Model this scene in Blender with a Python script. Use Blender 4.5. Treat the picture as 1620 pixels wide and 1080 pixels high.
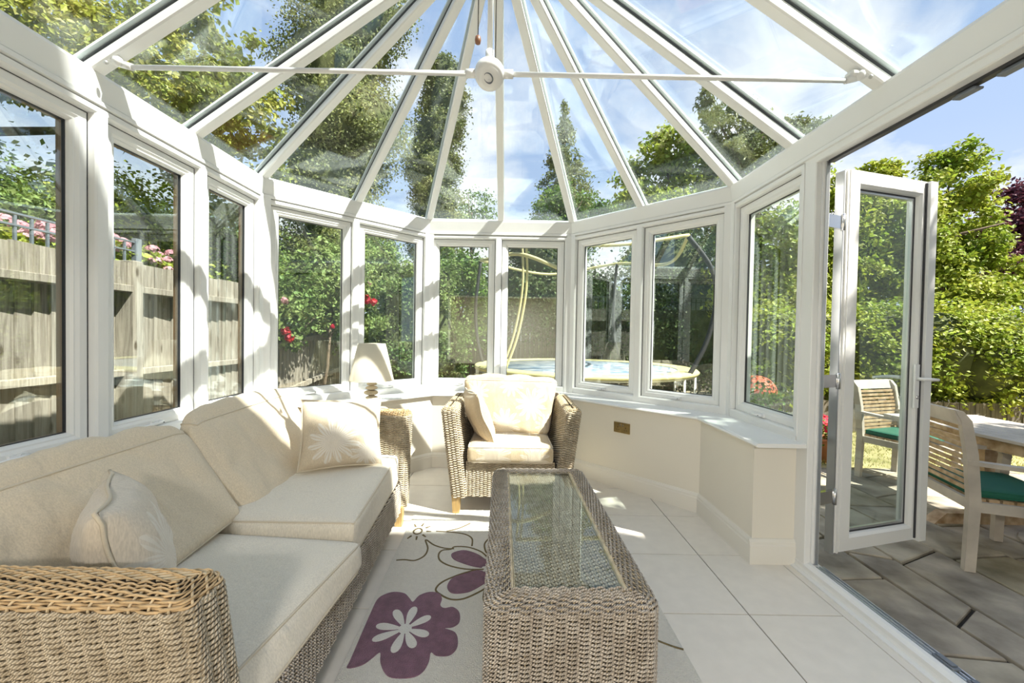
import bpy, math, random
import numpy as np
from mathutils import Vector, Matrix, noise
for o in list(bpy.data.objects): bpy.data.objects.remove(o)
SC = bpy.context.scene
COL = SC.collection
random.seed(7)
RNG = np.random.default_rng(7)
PI = math.pi

# ------------------------------------------------------------------ camera
cam = bpy.data.cameras.new('camera'); cam.sensor_width = 36; cam.lens = 629.0 / 1620 * 36
cam.clip_start = 0.05; cam.clip_end = 400
co = bpy.data.objects.new('camera', cam); COL.objects.link(co)
Rt = Vector((0.9998521, -0.00207326, 0.01707254)); Up = Vector((-0.01703222, 0.01811851, 0.99969076)); Fw = Rt.cross(Up) * -1
co.matrix_world = Matrix(((Rt.x, Up.x, -Fw.x, 0), (Rt.y, Up.y, -Fw.y, 0), (Rt.z, Up.z, -Fw.z, 1.27948), (0, 0, 0, 1)))
SC.camera = co
# ------------------------------------------------------------------ exposure
vs = SC.view_settings; vs.view_transform = 'Standard'; vs.look = 'None'; vs.gamma = 1; vs.use_curve_mapping = False
vs.exposure = 1.32
SC.cycles.max_bounces = 14; SC.cycles.diffuse_bounces = 5; SC.cycles.glossy_bounces = 5
SC.cycles.transparent_max_bounces = 32; SC.cycles.transmission_bounces = 6
SC.cycles.sample_clamp_indirect = 6
# ------------------------------------------------------------------ world: blue sky with drifting clouds
W = bpy.data.worlds.new('world'); SC.world = W; W.use_nodes = True
nt = W.node_tree; N = nt.nodes; N.clear(); L = nt.links
def wn(t, **k):
    n = N.new(t)
    for a, b in k.items(): setattr(n, a, b)
    return n
out = wn('ShaderNodeOutputWorld'); bg = wn('ShaderNodeBackground'); L.new(bg.outputs[0], out.inputs[0])
tc = wn('ShaderNodeTexCoord'); sep = wn('ShaderNodeSeparateXYZ'); L.new(tc.outputs['Generated'], sep.inputs[0])
ramp = wn('ShaderNodeValToRGB'); L.new(sep.outputs['Z'], ramp.inputs[0])
cr = ramp.color_ramp; cr.elements[0].position = 0.0; cr.elements[0].color = (.56, .64, .75, 1)
cr.elements[1].position = 1.0; cr.elements[1].color = (.24, .35, .58, 1)
e = cr.elements.new(.35); e.color = (.36, .47, .67, 1)
mp = wn('ShaderNodeMapping'); mp.inputs['Location'].default_value = (1.6, 0.35, .2)
dv = wn('ShaderNodeVectorMath', operation='DIVIDE'); cmb = wn('ShaderNodeCombineXYZ')
ad = wn('ShaderNodeMath', operation='ADD'); ad.inputs[1].default_value = .35; L.new(sep.outputs['Z'], ad.inputs[0])
for i in range(3): L.new(ad.outputs[0], cmb.inputs[i])
L.new(tc.outputs['Generated'], dv.inputs[0]); L.new(cmb.outputs[0], dv.inputs[1]); L.new(dv.outputs[0], mp.inputs[0])
nz = wn('ShaderNodeTexNoise'); nz.inputs['Scale'].default_value = 1.55; nz.inputs['Detail'].default_value = 9; nz.inputs['Roughness'].default_value = .56
nz.inputs['Distortion'].default_value = .35; L.new(mp.outputs[0], nz.inputs['Vector'])
cl = wn('ShaderNodeValToRGB'); L.new(nz.outputs[0], cl.inputs[0])
cl.color_ramp.elements[0].position = .46; cl.color_ramp.elements[0].color = (0, 0, 0, 1)
cl.color_ramp.elements[1].position = .66; cl.color_ramp.elements[1].color = (1, 1, 1, 1)
mx = wn('ShaderNodeMix', data_type='RGBA'); L.new(cl.outputs[0], mx.inputs['Factor']); L.new(ramp.outputs[0], mx.inputs['A'])
mx.inputs['B'].default_value = (.98, .95, .91, 1)
L.new(mx.outputs['Result'], bg.inputs[0]); bg.inputs[1].default_value = .60
# ------------------------------------------------------------------ sun
sun = bpy.data.lights.new('sun', 'SUN'); sun.energy = 5.9; sun.angle = math.radians(.55); sun.color = (1, .95, .86)
so = bpy.data.objects.new('sun', sun); COL.objects.link(so)
AZ, EL = math.radians(62), math.radians(52)
sd = Vector((-math.sin(AZ) * math.cos(EL), math.cos(AZ) * math.cos(EL), -math.sin(EL)))
so.rotation_euler = sd.to_track_quat('-Z', 'Y').to_euler()

# ------------------------------------------------------------------ materials
def new_mat(name):
    m = bpy.data.materials.new(name); m.use_nodes = True
    return m, m.node_tree, m.node_tree.nodes['Principled BSDF']
def mat(name, c, rough=.5, var=.0, vscale=8, bump=0, bscale=60, metal=0, stretch=(1, 1, 1), c2=None, coord='Object', detail=3, spec=.5, island=0, trans=0, sheen=0):
    m, t, p = new_mat(name); nd = t.nodes; lk = t.links
    p.inputs['Base Color'].default_value = (*c, 1); p.inputs['Roughness'].default_value = rough; p.inputs['Metallic'].default_value = metal
    p.inputs['Specular IOR Level'].default_value = spec
    if sheen: p.inputs['Sheen Weight'].default_value = sheen
    tcn = nd.new('ShaderNodeTexCoord'); mpn = nd.new('ShaderNodeMapping'); mpn.inputs['Scale'].default_value = stretch
    lk.new(tcn.outputs[coord], mpn.inputs[0])
    src = None
    if var or c2:
        n = nd.new('ShaderNodeTexNoise'); n.inputs['Scale'].default_value = vscale; n.inputs['Detail'].default_value = detail
        lk.new(mpn.outputs[0], n.inputs['Vector'])
        r = nd.new('ShaderNodeValToRGB'); r.color_ramp.elements[0].position = .3; r.color_ramp.elements[1].position = .7
        a = [x * (1 - var) for x in c]; b = list(c2) if c2 else [min(1, x * (1 + var)) for x in c]
        r.color_ramp.elements[0].color = (*a, 1); r.color_ramp.elements[1].color = (*b, 1)
        lk.new(n.outputs[0], r.inputs[0]); src = r.outputs[0]
    if island:
        g = nd.new('ShaderNodeNewGeometry'); mm = nd.new('ShaderNodeMapRange'); mm.inputs[3].default_value = 1 - island; mm.inputs[4].default_value = 1 + island
        lk.new(g.outputs['Random Per Island'], mm.inputs[0])
        h = nd.new('ShaderNodeHueSaturation'); lk.new(mm.outputs[0], h.inputs['Value'])
        if src: lk.new(src, h.inputs['Color'])
        else: h.inputs['Color'].default_value = (*c, 1)
        m2 = nd.new('ShaderNodeMapRange'); m2.inputs[3].default_value = .5 - island * .05; m2.inputs[4].default_value = .5 + island * .05
        lk.new(g.outputs['Random Per Island'], m2.inputs[0]); lk.new(m2.outputs[0], h.inputs['Hue'])
        src = h.outputs[0]
    if src: lk.new(src, p.inputs['Base Color'])
    if bump:
        n = nd.new('ShaderNodeTexNoise'); n.inputs['Scale'].default_value = bscale; n.inputs['Detail'].default_value = 4
        lk.new(mpn.outputs[0], n.inputs['Vector']); b = nd.new('ShaderNodeBump'); b.inputs['Strength'].default_value = bump; b.inputs['Distance'].default_value = .01
        lk.new(n.outputs[0], b.inputs['Height']); lk.new(b.outputs[0], p.inputs['Normal'])
    if trans:
        o = nd['Material Output']; tr = nd.new('ShaderNodeBsdfTranslucent'); mxs = nd.new('ShaderNodeMixShader'); mxs.inputs[0].default_value = trans
        if src: lk.new(src, tr.inputs[0])
        else: tr.inputs[0].default_value = (*c, 1)
        lk.new(p.outputs[0], mxs.inputs[1]); lk.new(tr.outputs[0], mxs.inputs[2]); lk.new(mxs.outputs[0], o.inputs[0])
    return m
def glass_mat(name, tint, f0, dirt=.0):
    m, t, p = new_mat(name); nd = t.nodes; lk = t.links; nd.remove(p)
    g = nd.new('ShaderNodeNewGeometry'); d = nd.new('ShaderNodeVectorMath'); d.operation = 'DOT_PRODUCT'
    lk.new(g.outputs['Normal'], d.inputs[0]); lk.new(g.outputs['Incoming'], d.inputs[1])
    def M(op, a, b=None):
        n = nd.new('ShaderNodeMath'); n.operation = op
        for i, v in enumerate((a, b)):
            if v is None: continue
            if isinstance(v, (int, float)): n.inputs[i].default_value = v
            else: lk.new(v, n.inputs[i])
        return n.outputs[0]
    c = M('ABSOLUTE', d.outputs['Value']); q = M('SUBTRACT', 1, c); q5 = M('POWER', q, 5); f = M('ADD', M('MULTIPLY', q5, 1 - f0), f0)
    tr = nd.new('ShaderNodeBsdfTransparent'); tr.inputs[0].default_value = (*tint, 1)
    gl = nd.new('ShaderNodeBsdfGlossy'); gl.inputs['Roughness'].default_value = 0.0; gl.inputs[0].default_value = (.93, 1, .97, 1)
    mxs = nd.new('ShaderNodeMixShader'); lk.new(f, mxs.inputs[0]); lk.new(tr.outputs[0], mxs.inputs[1]); lk.new(gl.outputs[0], mxs.inputs[2])
    lk.new(mxs.outputs[0], nd['Material Output'].inputs[0])
    return m
def rope_mat(name, c, c2, pitch=.009, bump=.9, dark=.45):
    """twisted rope: diagonal strands from the tube's own uv"""
    m, t, p = new_mat(name); nd = t.nodes; lk = t.links
    uv = nd.new('ShaderNodeUVMap'); sp = nd.new('ShaderNodeSeparateXYZ'); lk.new(uv.outputs[0], sp.inputs[0])
    a = nd.new('ShaderNodeMath'); a.operation = 'MULTIPLY'; a.inputs[1].default_value = 2 * PI / pitch; lk.new(sp.outputs[0], a.inputs[0])
    b = nd.new('ShaderNodeMath'); b.operation = 'MULTIPLY_ADD'; b.inputs[1].default_value = 4 * PI; lk.new(sp.outputs[1], b.inputs[0]); lk.new(a.outputs[0], b.inputs[2])
    s = nd.new('ShaderNodeMath'); s.operation = 'SINE'; lk.new(b.outputs[0], s.inputs[0])
    mr = nd.new('ShaderNodeMapRange'); mr.inputs[1].default_value = -1; mr.inputs[2].default_value = 1; lk.new(s.outputs[0], mr.inputs[0])
    tcn = nd.new('ShaderNodeTexCoord'); n = nd.new('ShaderNodeTexNoise'); n.inputs['Scale'].default_value = 22; n.inputs['Detail'].default_value = 3; lk.new(tcn.outputs['Object'], n.inputs['Vector'])
    r = nd.new('ShaderNodeValToRGB'); r.color_ramp.elements[0].position = .35; r.color_ramp.elements[1].position = .65
    r.color_ramp.elements[0].color = (*c, 1); r.color_ramp.elements[1].color = (*c2, 1); lk.new(n.outputs[0], r.inputs[0])
    mxc = nd.new('ShaderNodeMix'); mxc.data_type = 'RGBA'; mxc.blend_type = 'MULTIPLY'
    mr2 = nd.new('ShaderNodeMapRange'); mr2.inputs[3].default_value = dark; mr2.inputs[4].default_value = 0; mr2.inputs[2].default_value = .5; lk.new(mr.outputs[0], mr2.inputs[0])  # shade in the strand grooves is painted into the base colour
    lk.new(mr2.outputs[0], mxc.inputs['Factor']); lk.new(r.outputs[0], mxc.inputs['A']); mxc.inputs['B'].default_value = (.25, .2, .15, 1)
    lk.new(mxc.outputs['Result'], p.inputs['Base Color'])
    bp = nd.new('ShaderNodeBump'); bp.inputs['Strength'].default_value = bump; bp.inputs['Distance'].default_value = .003; lk.new(mr.outputs[0], bp.inputs['Height']); lk.new(bp.outputs[0], p.inputs['Normal'])
    p.inputs['Roughness'].default_value = .75; p.inputs['Specular IOR Level'].default_value = .2
    return m
def fabric_mat(name, c, flower=None, centers=(), bs=900):
    """linen weave; printed pale starburst flowers when centres (x,y,z,radius) are given in object space"""
    m, t, p = new_mat(name); nd = t.nodes; lk = t.links
    tcn = nd.new('ShaderNodeTexCoord')
    n = nd.new('ShaderNodeTexNoise'); n.inputs['Scale'].default_value = 260; n.inputs['Detail'].default_value = 2
    mpn = nd.new('ShaderNodeMapping'); mpn.inputs['Scale'].default_value = (1, 1, .25); lk.new(tcn.outputs['Object'], mpn.inputs[0]); lk.new(mpn.outputs[0], n.inputs['Vector'])
    r = nd.new('ShaderNodeValToRGB'); r.color_ramp.elements[0].position = .25; r.color_ramp.elements[1].position = .75
    r.color_ramp.elements[0].color = (*[x * .86 for x in c], 1); r.color_ramp.elements[1].color = (*[min(1, x * 1.1) for x in c], 1); lk.new(n.outputs[0], r.inputs[0])
    src = r.outputs[0]
    def M(op, *a):
        q = nd.new('ShaderNodeMath'); q.operation = op
        for i, v in enumerate(a):
            if isinstance(v, (int, float)): q.inputs[i].default_value = v
            else: lk.new(v, q.inputs[i])
        return q.outputs[0]
    for (cx, cy, cz, rad, ax) in centers:
        sub = nd.new('ShaderNodeVectorMath'); sub.operation = 'SUBTRACT'; sub.inputs[1].default_value = (cx, cy, cz); lk.new(tcn.outputs['Object'], sub.inputs[0])
        sp = nd.new('ShaderNodeSeparateXYZ'); lk.new(sub.outputs[0], sp.inputs[0])
        ua, va = (sp.outputs['xyz'.index(ax[0])], sp.outputs['xyz'.index(ax[1])])
        rr = M('SQRT', M('ADD', M('MULTIPLY', ua, ua), M('MULTIPLY', va, va)))
        an = M('ARCTAN2', va, ua)
        pet = M('ABSOLUTE', M('SINE', M('MULTIPLY', an, 6)))
        lim = M('MULTIPLY', M('ADD', M('MULTIPLY', pet, .55), .45), rad)
        ins = M('LESS_THAN', rr, lim)
        vein = M('GREATER_THAN', M('SINE', M('MULTIPLY', an, 36)), -.2)
        fac = M('MULTIPLY', M('MULTIPLY', ins, M('ADD', M('MULTIPLY', vein, .5), .25)), .85)
        mxc = nd.new('ShaderNodeMix'); mxc.data_type = 'RGBA'; lk.new(fac, mxc.inputs['Factor']); lk.new(src, mxc.inputs['A']); mxc.inputs['B'].default_value = (*flower, 1)
        src = mxc.outputs['Result']
    lk.new(src, p.inputs['Base Color'])
    n2 = nd.new('ShaderNodeTexNoise'); n2.inputs['Scale'].default_value = bs; lk.new(tcn.outputs['Object'], n2.inputs['Vector'])
    bp = nd.new('ShaderNodeBump'); bp.inputs['Strength'].default_value = .25; bp.inputs['Distance'].default_value = .002; lk.new(n2.outputs[0], bp.inputs['Height'])
    n3 = nd.new('ShaderNodeTexNoise'); n3.inputs['Scale'].default_value = 9; n3.inputs['Distortion'].default_value = .7; m3 = nd.new('ShaderNodeMapping'); m3.inputs['Scale'].default_value = (1.2, 1.2, .35)
    lk.new(tcn.outputs['Object'], m3.inputs[0]); lk.new(m3.outputs[0], n3.inputs['Vector'])
    bp2 = nd.new('ShaderNodeBump'); bp2.inputs['Strength'].default_value = .35; bp2.inputs['Distance'].default_value = .03; lk.new(n3.outputs[0], bp2.inputs['Height']); lk.new(bp.outputs[0], bp2.inputs['Normal'])
    lk.new(bp2.outputs[0], p.inputs['Normal']); p.inputs['Roughness'].default_value = .9; p.inputs['Specular IOR Level'].default_value = .15; p.inputs['Sheen Weight'].default_value = .2
    return m
def wood_mat(name, a=(.20, .17, .135), b=(.40, .36, .30), knot=(.10, .075, .05)):
    m, t, p = new_mat(name); nd = t.nodes; lk = t.links; tcn = nd.new('ShaderNodeTexCoord'); oi = nd.new('ShaderNodeObjectInfo')
    cb = nd.new('ShaderNodeCombineXYZ'); ml = nd.new('ShaderNodeMath'); ml.operation = 'MULTIPLY'; ml.inputs[1].default_value = 40; lk.new(oi.outputs['Random'], ml.inputs[0])
    for i in range(3): lk.new(ml.outputs[0], cb.inputs[i])
    ad_ = nd.new('ShaderNodeVectorMath'); ad_.operation = 'ADD'; lk.new(tcn.outputs['Object'], ad_.inputs[0]); lk.new(cb.outputs[0], ad_.inputs[1])
    mp1 = nd.new('ShaderNodeMapping'); mp1.inputs['Scale'].default_value = (26, 26, 1.6); lk.new(ad_.outputs[0], mp1.inputs[0])
    n = nd.new('ShaderNodeTexNoise'); n.inputs['Scale'].default_value = 1.6; n.inputs['Detail'].default_value = 8; n.inputs['Distortion'].default_value = 1.1; lk.new(mp1.outputs[0], n.inputs['Vector'])
    r = nd.new('ShaderNodeValToRGB'); r.color_ramp.elements[0].position = .32; r.color_ramp.elements[1].position = .66; r.color_ramp.elements[0].color = (*a, 1); r.color_ramp.elements[1].color = (*b, 1); lk.new(n.outputs[0], r.inputs[0])
    mp2 = nd.new('ShaderNodeMapping'); mp2.inputs['Scale'].default_value = (9, 9, 3.4); lk.new(ad_.outputs[0], mp2.inputs[0])
    v = nd.new('ShaderNodeTexVoronoi'); v.inputs['Scale'].default_value = 1.0; lk.new(mp2.outputs[0], v.inputs['Vector'])
    kr = nd.new('ShaderNodeMapRange'); kr.inputs[1].default_value = .07; kr.inputs[2].default_value = .17; kr.inputs[3].default_value = 1; kr.inputs[4].default_value = 0; lk.new(v.outputs['Distance'], kr.inputs[0])
    mxc = nd.new('ShaderNodeMix'); mxc.data_type = 'RGBA'; lk.new(kr.outputs[0], mxc.inputs['Factor']); lk.new(r.outputs[0], mxc.inputs['A']); mxc.inputs['B'].default_value = (*knot, 1)
    h = nd.new('ShaderNodeHueSaturation'); mr = nd.new('ShaderNodeMapRange'); mr.inputs[3].default_value = .86; mr.inputs[4].default_value = 1.1; lk.new(oi.outputs['Random'], mr.inputs[0]); lk.new(mr.outputs[0], h.inputs['Value']); lk.new(mxc.outputs['Result'], h.inputs['Color'])
    lk.new(h.outputs[0], p.inputs['Base Color']); b_ = nd.new('ShaderNodeBump'); b_.inputs['Strength'].default_value = .5; b_.inputs['Distance'].default_value = .004; lk.new(n.outputs[0], b_.inputs['Height']); lk.new(b_.outputs[0], p.inputs['Normal'])
    p.inputs['Roughness'].default_value = .85; return m
M = {}
M['upvc'] = mat('white_upvc', (.81, .81, .79), .28, var=.01, vscale=3)
M['cream'] = mat('cream_paint', (.77, .725, .63), .6, var=.015, vscale=2)
M['skirt'] = mat('cream_gloss_paint', (.78, .75, .68), .35)
M['sill'] = mat('white_sill', (.88, .88, .86), .12)
M['tile'] = mat('limestone_tile', (.78, .73, .65), .32, var=.035, vscale=14, detail=6, bump=.03, bscale=40)
M['grout'] = mat('dark_grout', (.20, .18, .15), .9)
M['gasket'] = mat('dark_gasket', (.035, .035, .04), .45)
M['brown_foil'] = mat('brown_foil', (.34, .19, .11), .4, var=.1)
M['glass'] = glass_mat('window_glass', (.91, .95, .935), .10)
M['roofglass'] = glass_mat('roof_glass', (.93, .96, .965), .045)
M['tableglass'] = glass_mat('table_glass', (.965, .985, .97), .022)
M['alu'] = mat('aluminium', (.62, .64, .66), .3, metal=.9)
M['chrome'] = mat('satin_chrome', (.75, .75, .75), .2, metal=1)
M['brass'] = mat('antique_brass', (.50, .38, .18), .3, metal=.9, var=.12, vscale=30)
M['rope'] = rope_mat('seagrass_rope', (.54, .45, .32), (.76, .66, .50), dark=.6)
M['rope_grey'] = rope_mat('grey_seagrass_rope', (.58, .50, .41), (.78, .70, .60), dark=.6)
M['rattan'] = mat('golden_rattan', (.62, .44, .24), .45, var=.18, vscale=30, bump=.1, bscale=200)
M['rattan_pale'] = mat('pale_rattan', (.66, .53, .34), .5, var=.2, vscale=30)
M['liner'] = mat('dark_liner', (.10, .075, .05), .9)
M['legwood'] = mat('honey_wood', (.50, .33, .13), .4, var=.15, vscale=10, stretch=(8, 8, 1))
M['linen'] = fabric_mat('beige_linen', (.70, .60, .45))
M['seatlinen'] = fabric_mat('pale_beige_linen', (.76, .70, .59))
M['piping'] = mat('cream_piping', (.66, .58, .45), .8, bump=.3, bscale=400)
M['rug'] = mat('cream_wool', (.72, .69, .61), .95, var=.04, vscale=60, bump=.8, bscale=220, sheen=.3)
M['plum'] = mat('plum_wool', (.20, .095, .14), .95, var=.2, vscale=30, bump=.8, bscale=220, sheen=.2)
M['rugcream'] = mat('ivory_wool', (.76, .74, .68), .95, bump=.8, bscale=220)
M['rugline'] = mat('olive_brown_wool', (.17, .13, .06), .95, bump=.6, bscale=220)
M['shade'] = mat('cream_lampshade', (.86, .82, .72), .8, bump=.1, bscale=300, trans=.55)
M['pebble'] = mat('sand_pebble', (.55, .47, .34), .6, var=.12, vscale=20)
M['white'] = mat('white_metal', (.85, .85, .84), .3)
M['fence'] = wood_mat('weathered_fence')
M['fence_dark'] = mat('dark_timber', (.16, .14, .11), .9, var=.3, vscale=4, stretch=(9, 9, .8), bump=.5, bscale=12)
M['iron'] = mat('grey_iron', (.16, .18, .21), .45)
M['teak'] = mat('teak', (.44, .27, .12), .55, var=.3, vscale=5, stretch=(3, 3, 3), c2=(.62, .47, .3), detail=6)
M['silver_teak'] = mat('silvered_teak', (.50, .45, .38), .7, var=.2, vscale=6, detail=6)
M['greenpad'] = mat('green_canvas', (.012, .12, .075), .8, bump=.2, bscale=400)
M['stone'] = mat('grey_sandstone', (.26, .22, .16), .75, var=.4, vscale=3.4, bump=.9, bscale=9, c2=(.56, .50, .39), detail=8)
M['stone2'] = mat('slate_sandstone', (.25, .215, .17), .7, var=.35, vscale=4.2, bump=.9, bscale=9, c2=(.50, .44, .35), detail=8)
M['stone3'] = mat('olive_sandstone', (.22, .19, .11), .78, var=.35, vscale=4, bump=.9, bscale=9, c2=(.50, .44, .32), detail=8)
M['soil'] = mat('dark_soil', (.05, .042, .032), .95, var=.3, vscale=8, bump=.5)
M['lawn'] = mat('dry_lawn', (.30, .29, .09), .95, var=.3, vscale=5, c2=(.52, .44, .22), bump=.5, bscale=80)
M['render'] = mat('cream_render', (.80, .77, .70), .85, var=.03, vscale=5, bump=.2, bscale=120)
M['darkroom'] = mat('dark_interior', (.09, .085, .08), .8)
M['slate'] = mat('roof_slate', (.14, .14, .15), .6, var=.2, vscale=8)
M['brick'] = mat('red_brick', (.35, .13, .07), .85, var=.25, vscale=12)
M['terracotta'] = mat('terracotta', (.48, .20, .09), .8, var=.12, vscale=10)
M['bark'] = mat('bark', (.15, .11, .075), .9, var=.3, vscale=6, stretch=(3, 3, .6), bump=.6, bscale=20)
M['yellowpad'] = mat('yellow_pad', (.66, .60, .28), .55, var=.05)
M['blackfoam'] = mat('black_foam', (.025, .025, .027), .6)
M['yellowfoam'] = mat('yellow_foam', (.62, .55, .26), .6)
M['bluemat'] = mat('bleached_blue_mat', (.08, .16, .27), .4, c2=(.48, .52, .55), vscale=5, detail=5)
M['greysteel'] = mat('galvanised_steel', (.55, .55, .53), .4, metal=.6)
M['wood_bead'] = mat('walnut_bead', (.22, .10, .05), .4)
M['cord'] = mat('dark_cord', (.07, .06, .05), .8)
def leaf(name, c, isl=.35, tr=.35, c2=None): 
    return mat(name, c, .5, island=isl, trans=tr, c2=c2, var=.15, vscale=1.3, spec=.35)
M['leaf_bright'] = leaf('bright_leaf', (.22, .33, .035), c2=(.42, .45, .06))
M['leaf_mid'] = leaf('mid_leaf', (.10, .20, .035), c2=(.22, .31, .05))
M['leaf_dark'] = leaf('dark_leaf', (.05, .095, .03), c2=(.12, .16, .045), tr=.2)
M['leaf_cypress'] = leaf('cypress_spray', (.13, .17, .05), c2=(.28, .29, .09), tr=.25)
M['leaf_gold'] = leaf('golden_leaf', (.20, .26, .035), c2=(.42, .40, .07))
M['leaf_purple'] = leaf('purple_leaf', (.085, .025, .045), c2=(.17, .05, .07), tr=.25)
M['leaf_ivy'] = leaf('ivy_leaf', (.12, .21, .05), c2=(.33, .40, .14))
M['petal_pink'] = leaf('pink_petal', (.72, .34, .42), c2=(.85, .55, .60), isl=.2)
M['petal_red'] = leaf('crimson_petal', (.62, .02, .06), isl=.2)
M['petal_orange'] = leaf('coral_petal', (.80, .20, .10), isl=.2)
M['core'] = mat('dark_core', (.07, .085, .028), .95, var=.4, vscale=5, bump=1, bscale=8)
M['grass'] = leaf('grass_blade', (.26, .30, .06), c2=(.46, .42, .14))
M['floral'] = fabric_mat('floral_linen', (.58, .47, .32), (.86, .80, .68), [])

# ------------------------------------------------------------------ mesh builder
class MB:
    def __init__(s): s.v = []; s.n = 0; s.f = {}; s.uv = []; s.hasuv = False; s.order = []
    def add(s, V, F, mi=0, smooth=False, uv=None):
        V = np.asarray(V, float).reshape(-1, 3); s.v.append(V)
        if uv is not None: s.uv.append(np.asarray(uv, float)); s.hasuv = True
        else: s.uv.append(np.zeros((len(V), 2)))
        if isinstance(F, np.ndarray): s.order.append((F + s.n, mi, smooth))
        else:
            by = {}
            for f in F: by.setdefault(len(f), []).append(f)
            for k, l in by.items(): s.order.append((np.array(l, int) + s.n, mi, smooth))
        s.n += len(V); return s
    def hex(s, P, mi=0):  # P: bottom 4 (ccw) + top 4
        return s.add(P, [(3, 2, 1, 0), (4, 5, 6, 7), (0, 1, 5, 4), (1, 2, 6, 5), (2, 3, 7, 6), (3, 0, 4, 7)], mi)
    def box(s, lo, hi, mi=0, bev=0, R=None, T=None):
        lo = np.array(lo, float); hi = np.array(hi, float); lo, hi = np.minimum(lo, hi), np.maximum(lo, hi)
        if bev <= 0:
            V = np.array([(lo[0], lo[1], lo[2]), (hi[0], lo[1], lo[2]), (hi[0], hi[1], lo[2]), (lo[0], hi[1], lo[2]), (lo[0], lo[1], hi[2]), (hi[0], lo[1], hi[2]), (hi[0], hi[1], hi[2]), (lo[0], hi[1], hi[2])])
            F = [(3, 2, 1, 0), (4, 5, 6, 7), (0, 1, 5, 4), (1, 2, 6, 5), (2, 3, 7, 6), (3, 0, 4, 7)]
        else:
            c = (lo + hi) / 2; h = (hi - lo) / 2; b = min(bev, h.min() * .9); V = []; idx = {}
            for sx in (-1, 1):
                for sy in (-1, 1):
                    for sz in (-1, 1):
                        for ax in range(3):
                            d = np.array([h[i] if i == ax else h[i] - b for i in range(3)]) * (sx, sy, sz); idx[(sx, sy, sz, ax)] = len(V); V.append(c + d)
            F = []
            for ax in range(3):
                o1, o2 = (ax + 1) % 3, (ax + 2) % 3
                for sg in (-1, 1):
                    q = []
                    for a, bb in ((-1, -1), (1, -1), (1, 1), (-1, 1)):
                        k = [0, 0, 0]; k[ax] = sg; k[o1] = a; k[o2] = bb; q.append(idx[(*k, ax)])
                    F.append(q if sg > 0 else q[::-1])
            for ax in range(3):
                o1, o2 = (ax + 1) % 3, (ax + 2) % 3
                for a in (-1, 1):
                    for bb in (-1, 1):
                        k = [0, 0, 0]; k[o1] = a; k[o2] = bb; k0 = list(k); k1 = list(k); k0[ax] = -1; k1[ax] = 1
                        q = [idx[(*k0, o1)], idx[(*k1, o1)], idx[(*k1, o2)], idx[(*k0, o2)]]
                        F.append(q if a * bb > 0 else q[::-1])
            for sx in (-1, 1):
                for sy in (-1, 1):
                    for sz in (-1, 1):
                        q = [idx[(sx, sy, sz, a)] for a in range(3)]; F.append(q if sx * sy * sz > 0 else q[::-1])
            V = np.array(V)
        if R is not None: V = V @ np.array(R).T
        if T is not None: V = V + np.array(T)
        return s.add(V, F, mi)
    def prism(s, poly, z0, z1, mi=0, inset=0):
        n = len(poly); c = np.mean(poly, axis=0)
        V = [(p[0], p[1], z0) for p in poly] + [(p[0], p[1], z1 - inset) for p in poly]
        F = [tuple(range(n))[::-1]] + [(i, (i + 1) % n, n + (i + 1) % n, n + i) for i in range(n)]
        if inset:
            for p in poly:
                d = np.array(c) - p; d = d / (np.linalg.norm(d) + 1e-9); V.append((p[0] + d[0] * inset, p[1] + d[1] * inset, z1))
            F += [(n + i, n + (i + 1) % n, 2 * n + (i + 1) % n, 2 * n + i) for i in range(n)] + [tuple(range(2 * n, 3 * n))]
        else: F.append(tuple(range(n, 2 * n)))
        return s.add(V, F, mi)
    def extr(s, prof, p0, p1, ua, ub, mi=0):  # closed profile swept from p0 to p1
        p0, p1, ua, ub = map(lambda a: np.array(a, float), (p0, p1, ua, ub)); n = len(prof)
        V = [p0 + ua * a + ub * b for a, b in prof] + [p1 + ua * a + ub * b for a, b in prof]
        return s.add(V, [tuple(range(n))[::-1], tuple(range(n, 2 * n))] + [(i, (i + 1) % n, n + (i + 1) % n, n + i) for i in range(n)], mi)
    def tube(s, pts, r, n=8, mi=0, closed=False, flat=None, smooth=True):
        P = np.array(pts, float); k = len(P); r = np.full(k, r) if np.isscalar(r) else np.array(r, float)
        if closed: T = np.roll(P, -1, 0) - np.roll(P, 1, 0)
        else: T = np.gradient(P, axis=0)
        T /= np.linalg.norm(T, axis=1)[:, None] + 1e-12
        up = np.array((0, 0, 1.)) if abs(T[0][2]) < .9 else np.array((1., 0, 0)); Bs = []
        u = up - T[0] * (up @ T[0]); u /= np.linalg.norm(u)
        for i in range(k):
            u = u - T[i] * (u @ T[i]); u /= np.linalg.norm(u) + 1e-12; Bs.append(u)
        U = np.array(Bs); Vv = np.cross(T, U); a = np.arange(n) / n * 2 * PI
        fl = flat or 1
        X = P[:, None] + (U[:, None] * np.cos(a)[None, :, None] * fl + Vv[:, None] * np.sin(a)[None, :, None]) * r[:, None, None]
        m = k if closed else k - 1; I = np.arange(m)[:, None] * n; J = np.arange(n)[None]; J1 = (J + 1) % n; I1 = ((np.arange(m) + 1) % k)[:, None] * n
        F = np.stack([I + J, I + J1, I1 + J1, I1 + J], -1).reshape(-1, 4)
        s.add(X.reshape(-1, 3), F, mi, smooth)
        if not closed: s.order.append((np.array([list(range(n))[::-1], [(k - 1) * n + j for j in range(n)]]) + s.n - k * n, mi, False))
        return s
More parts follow.
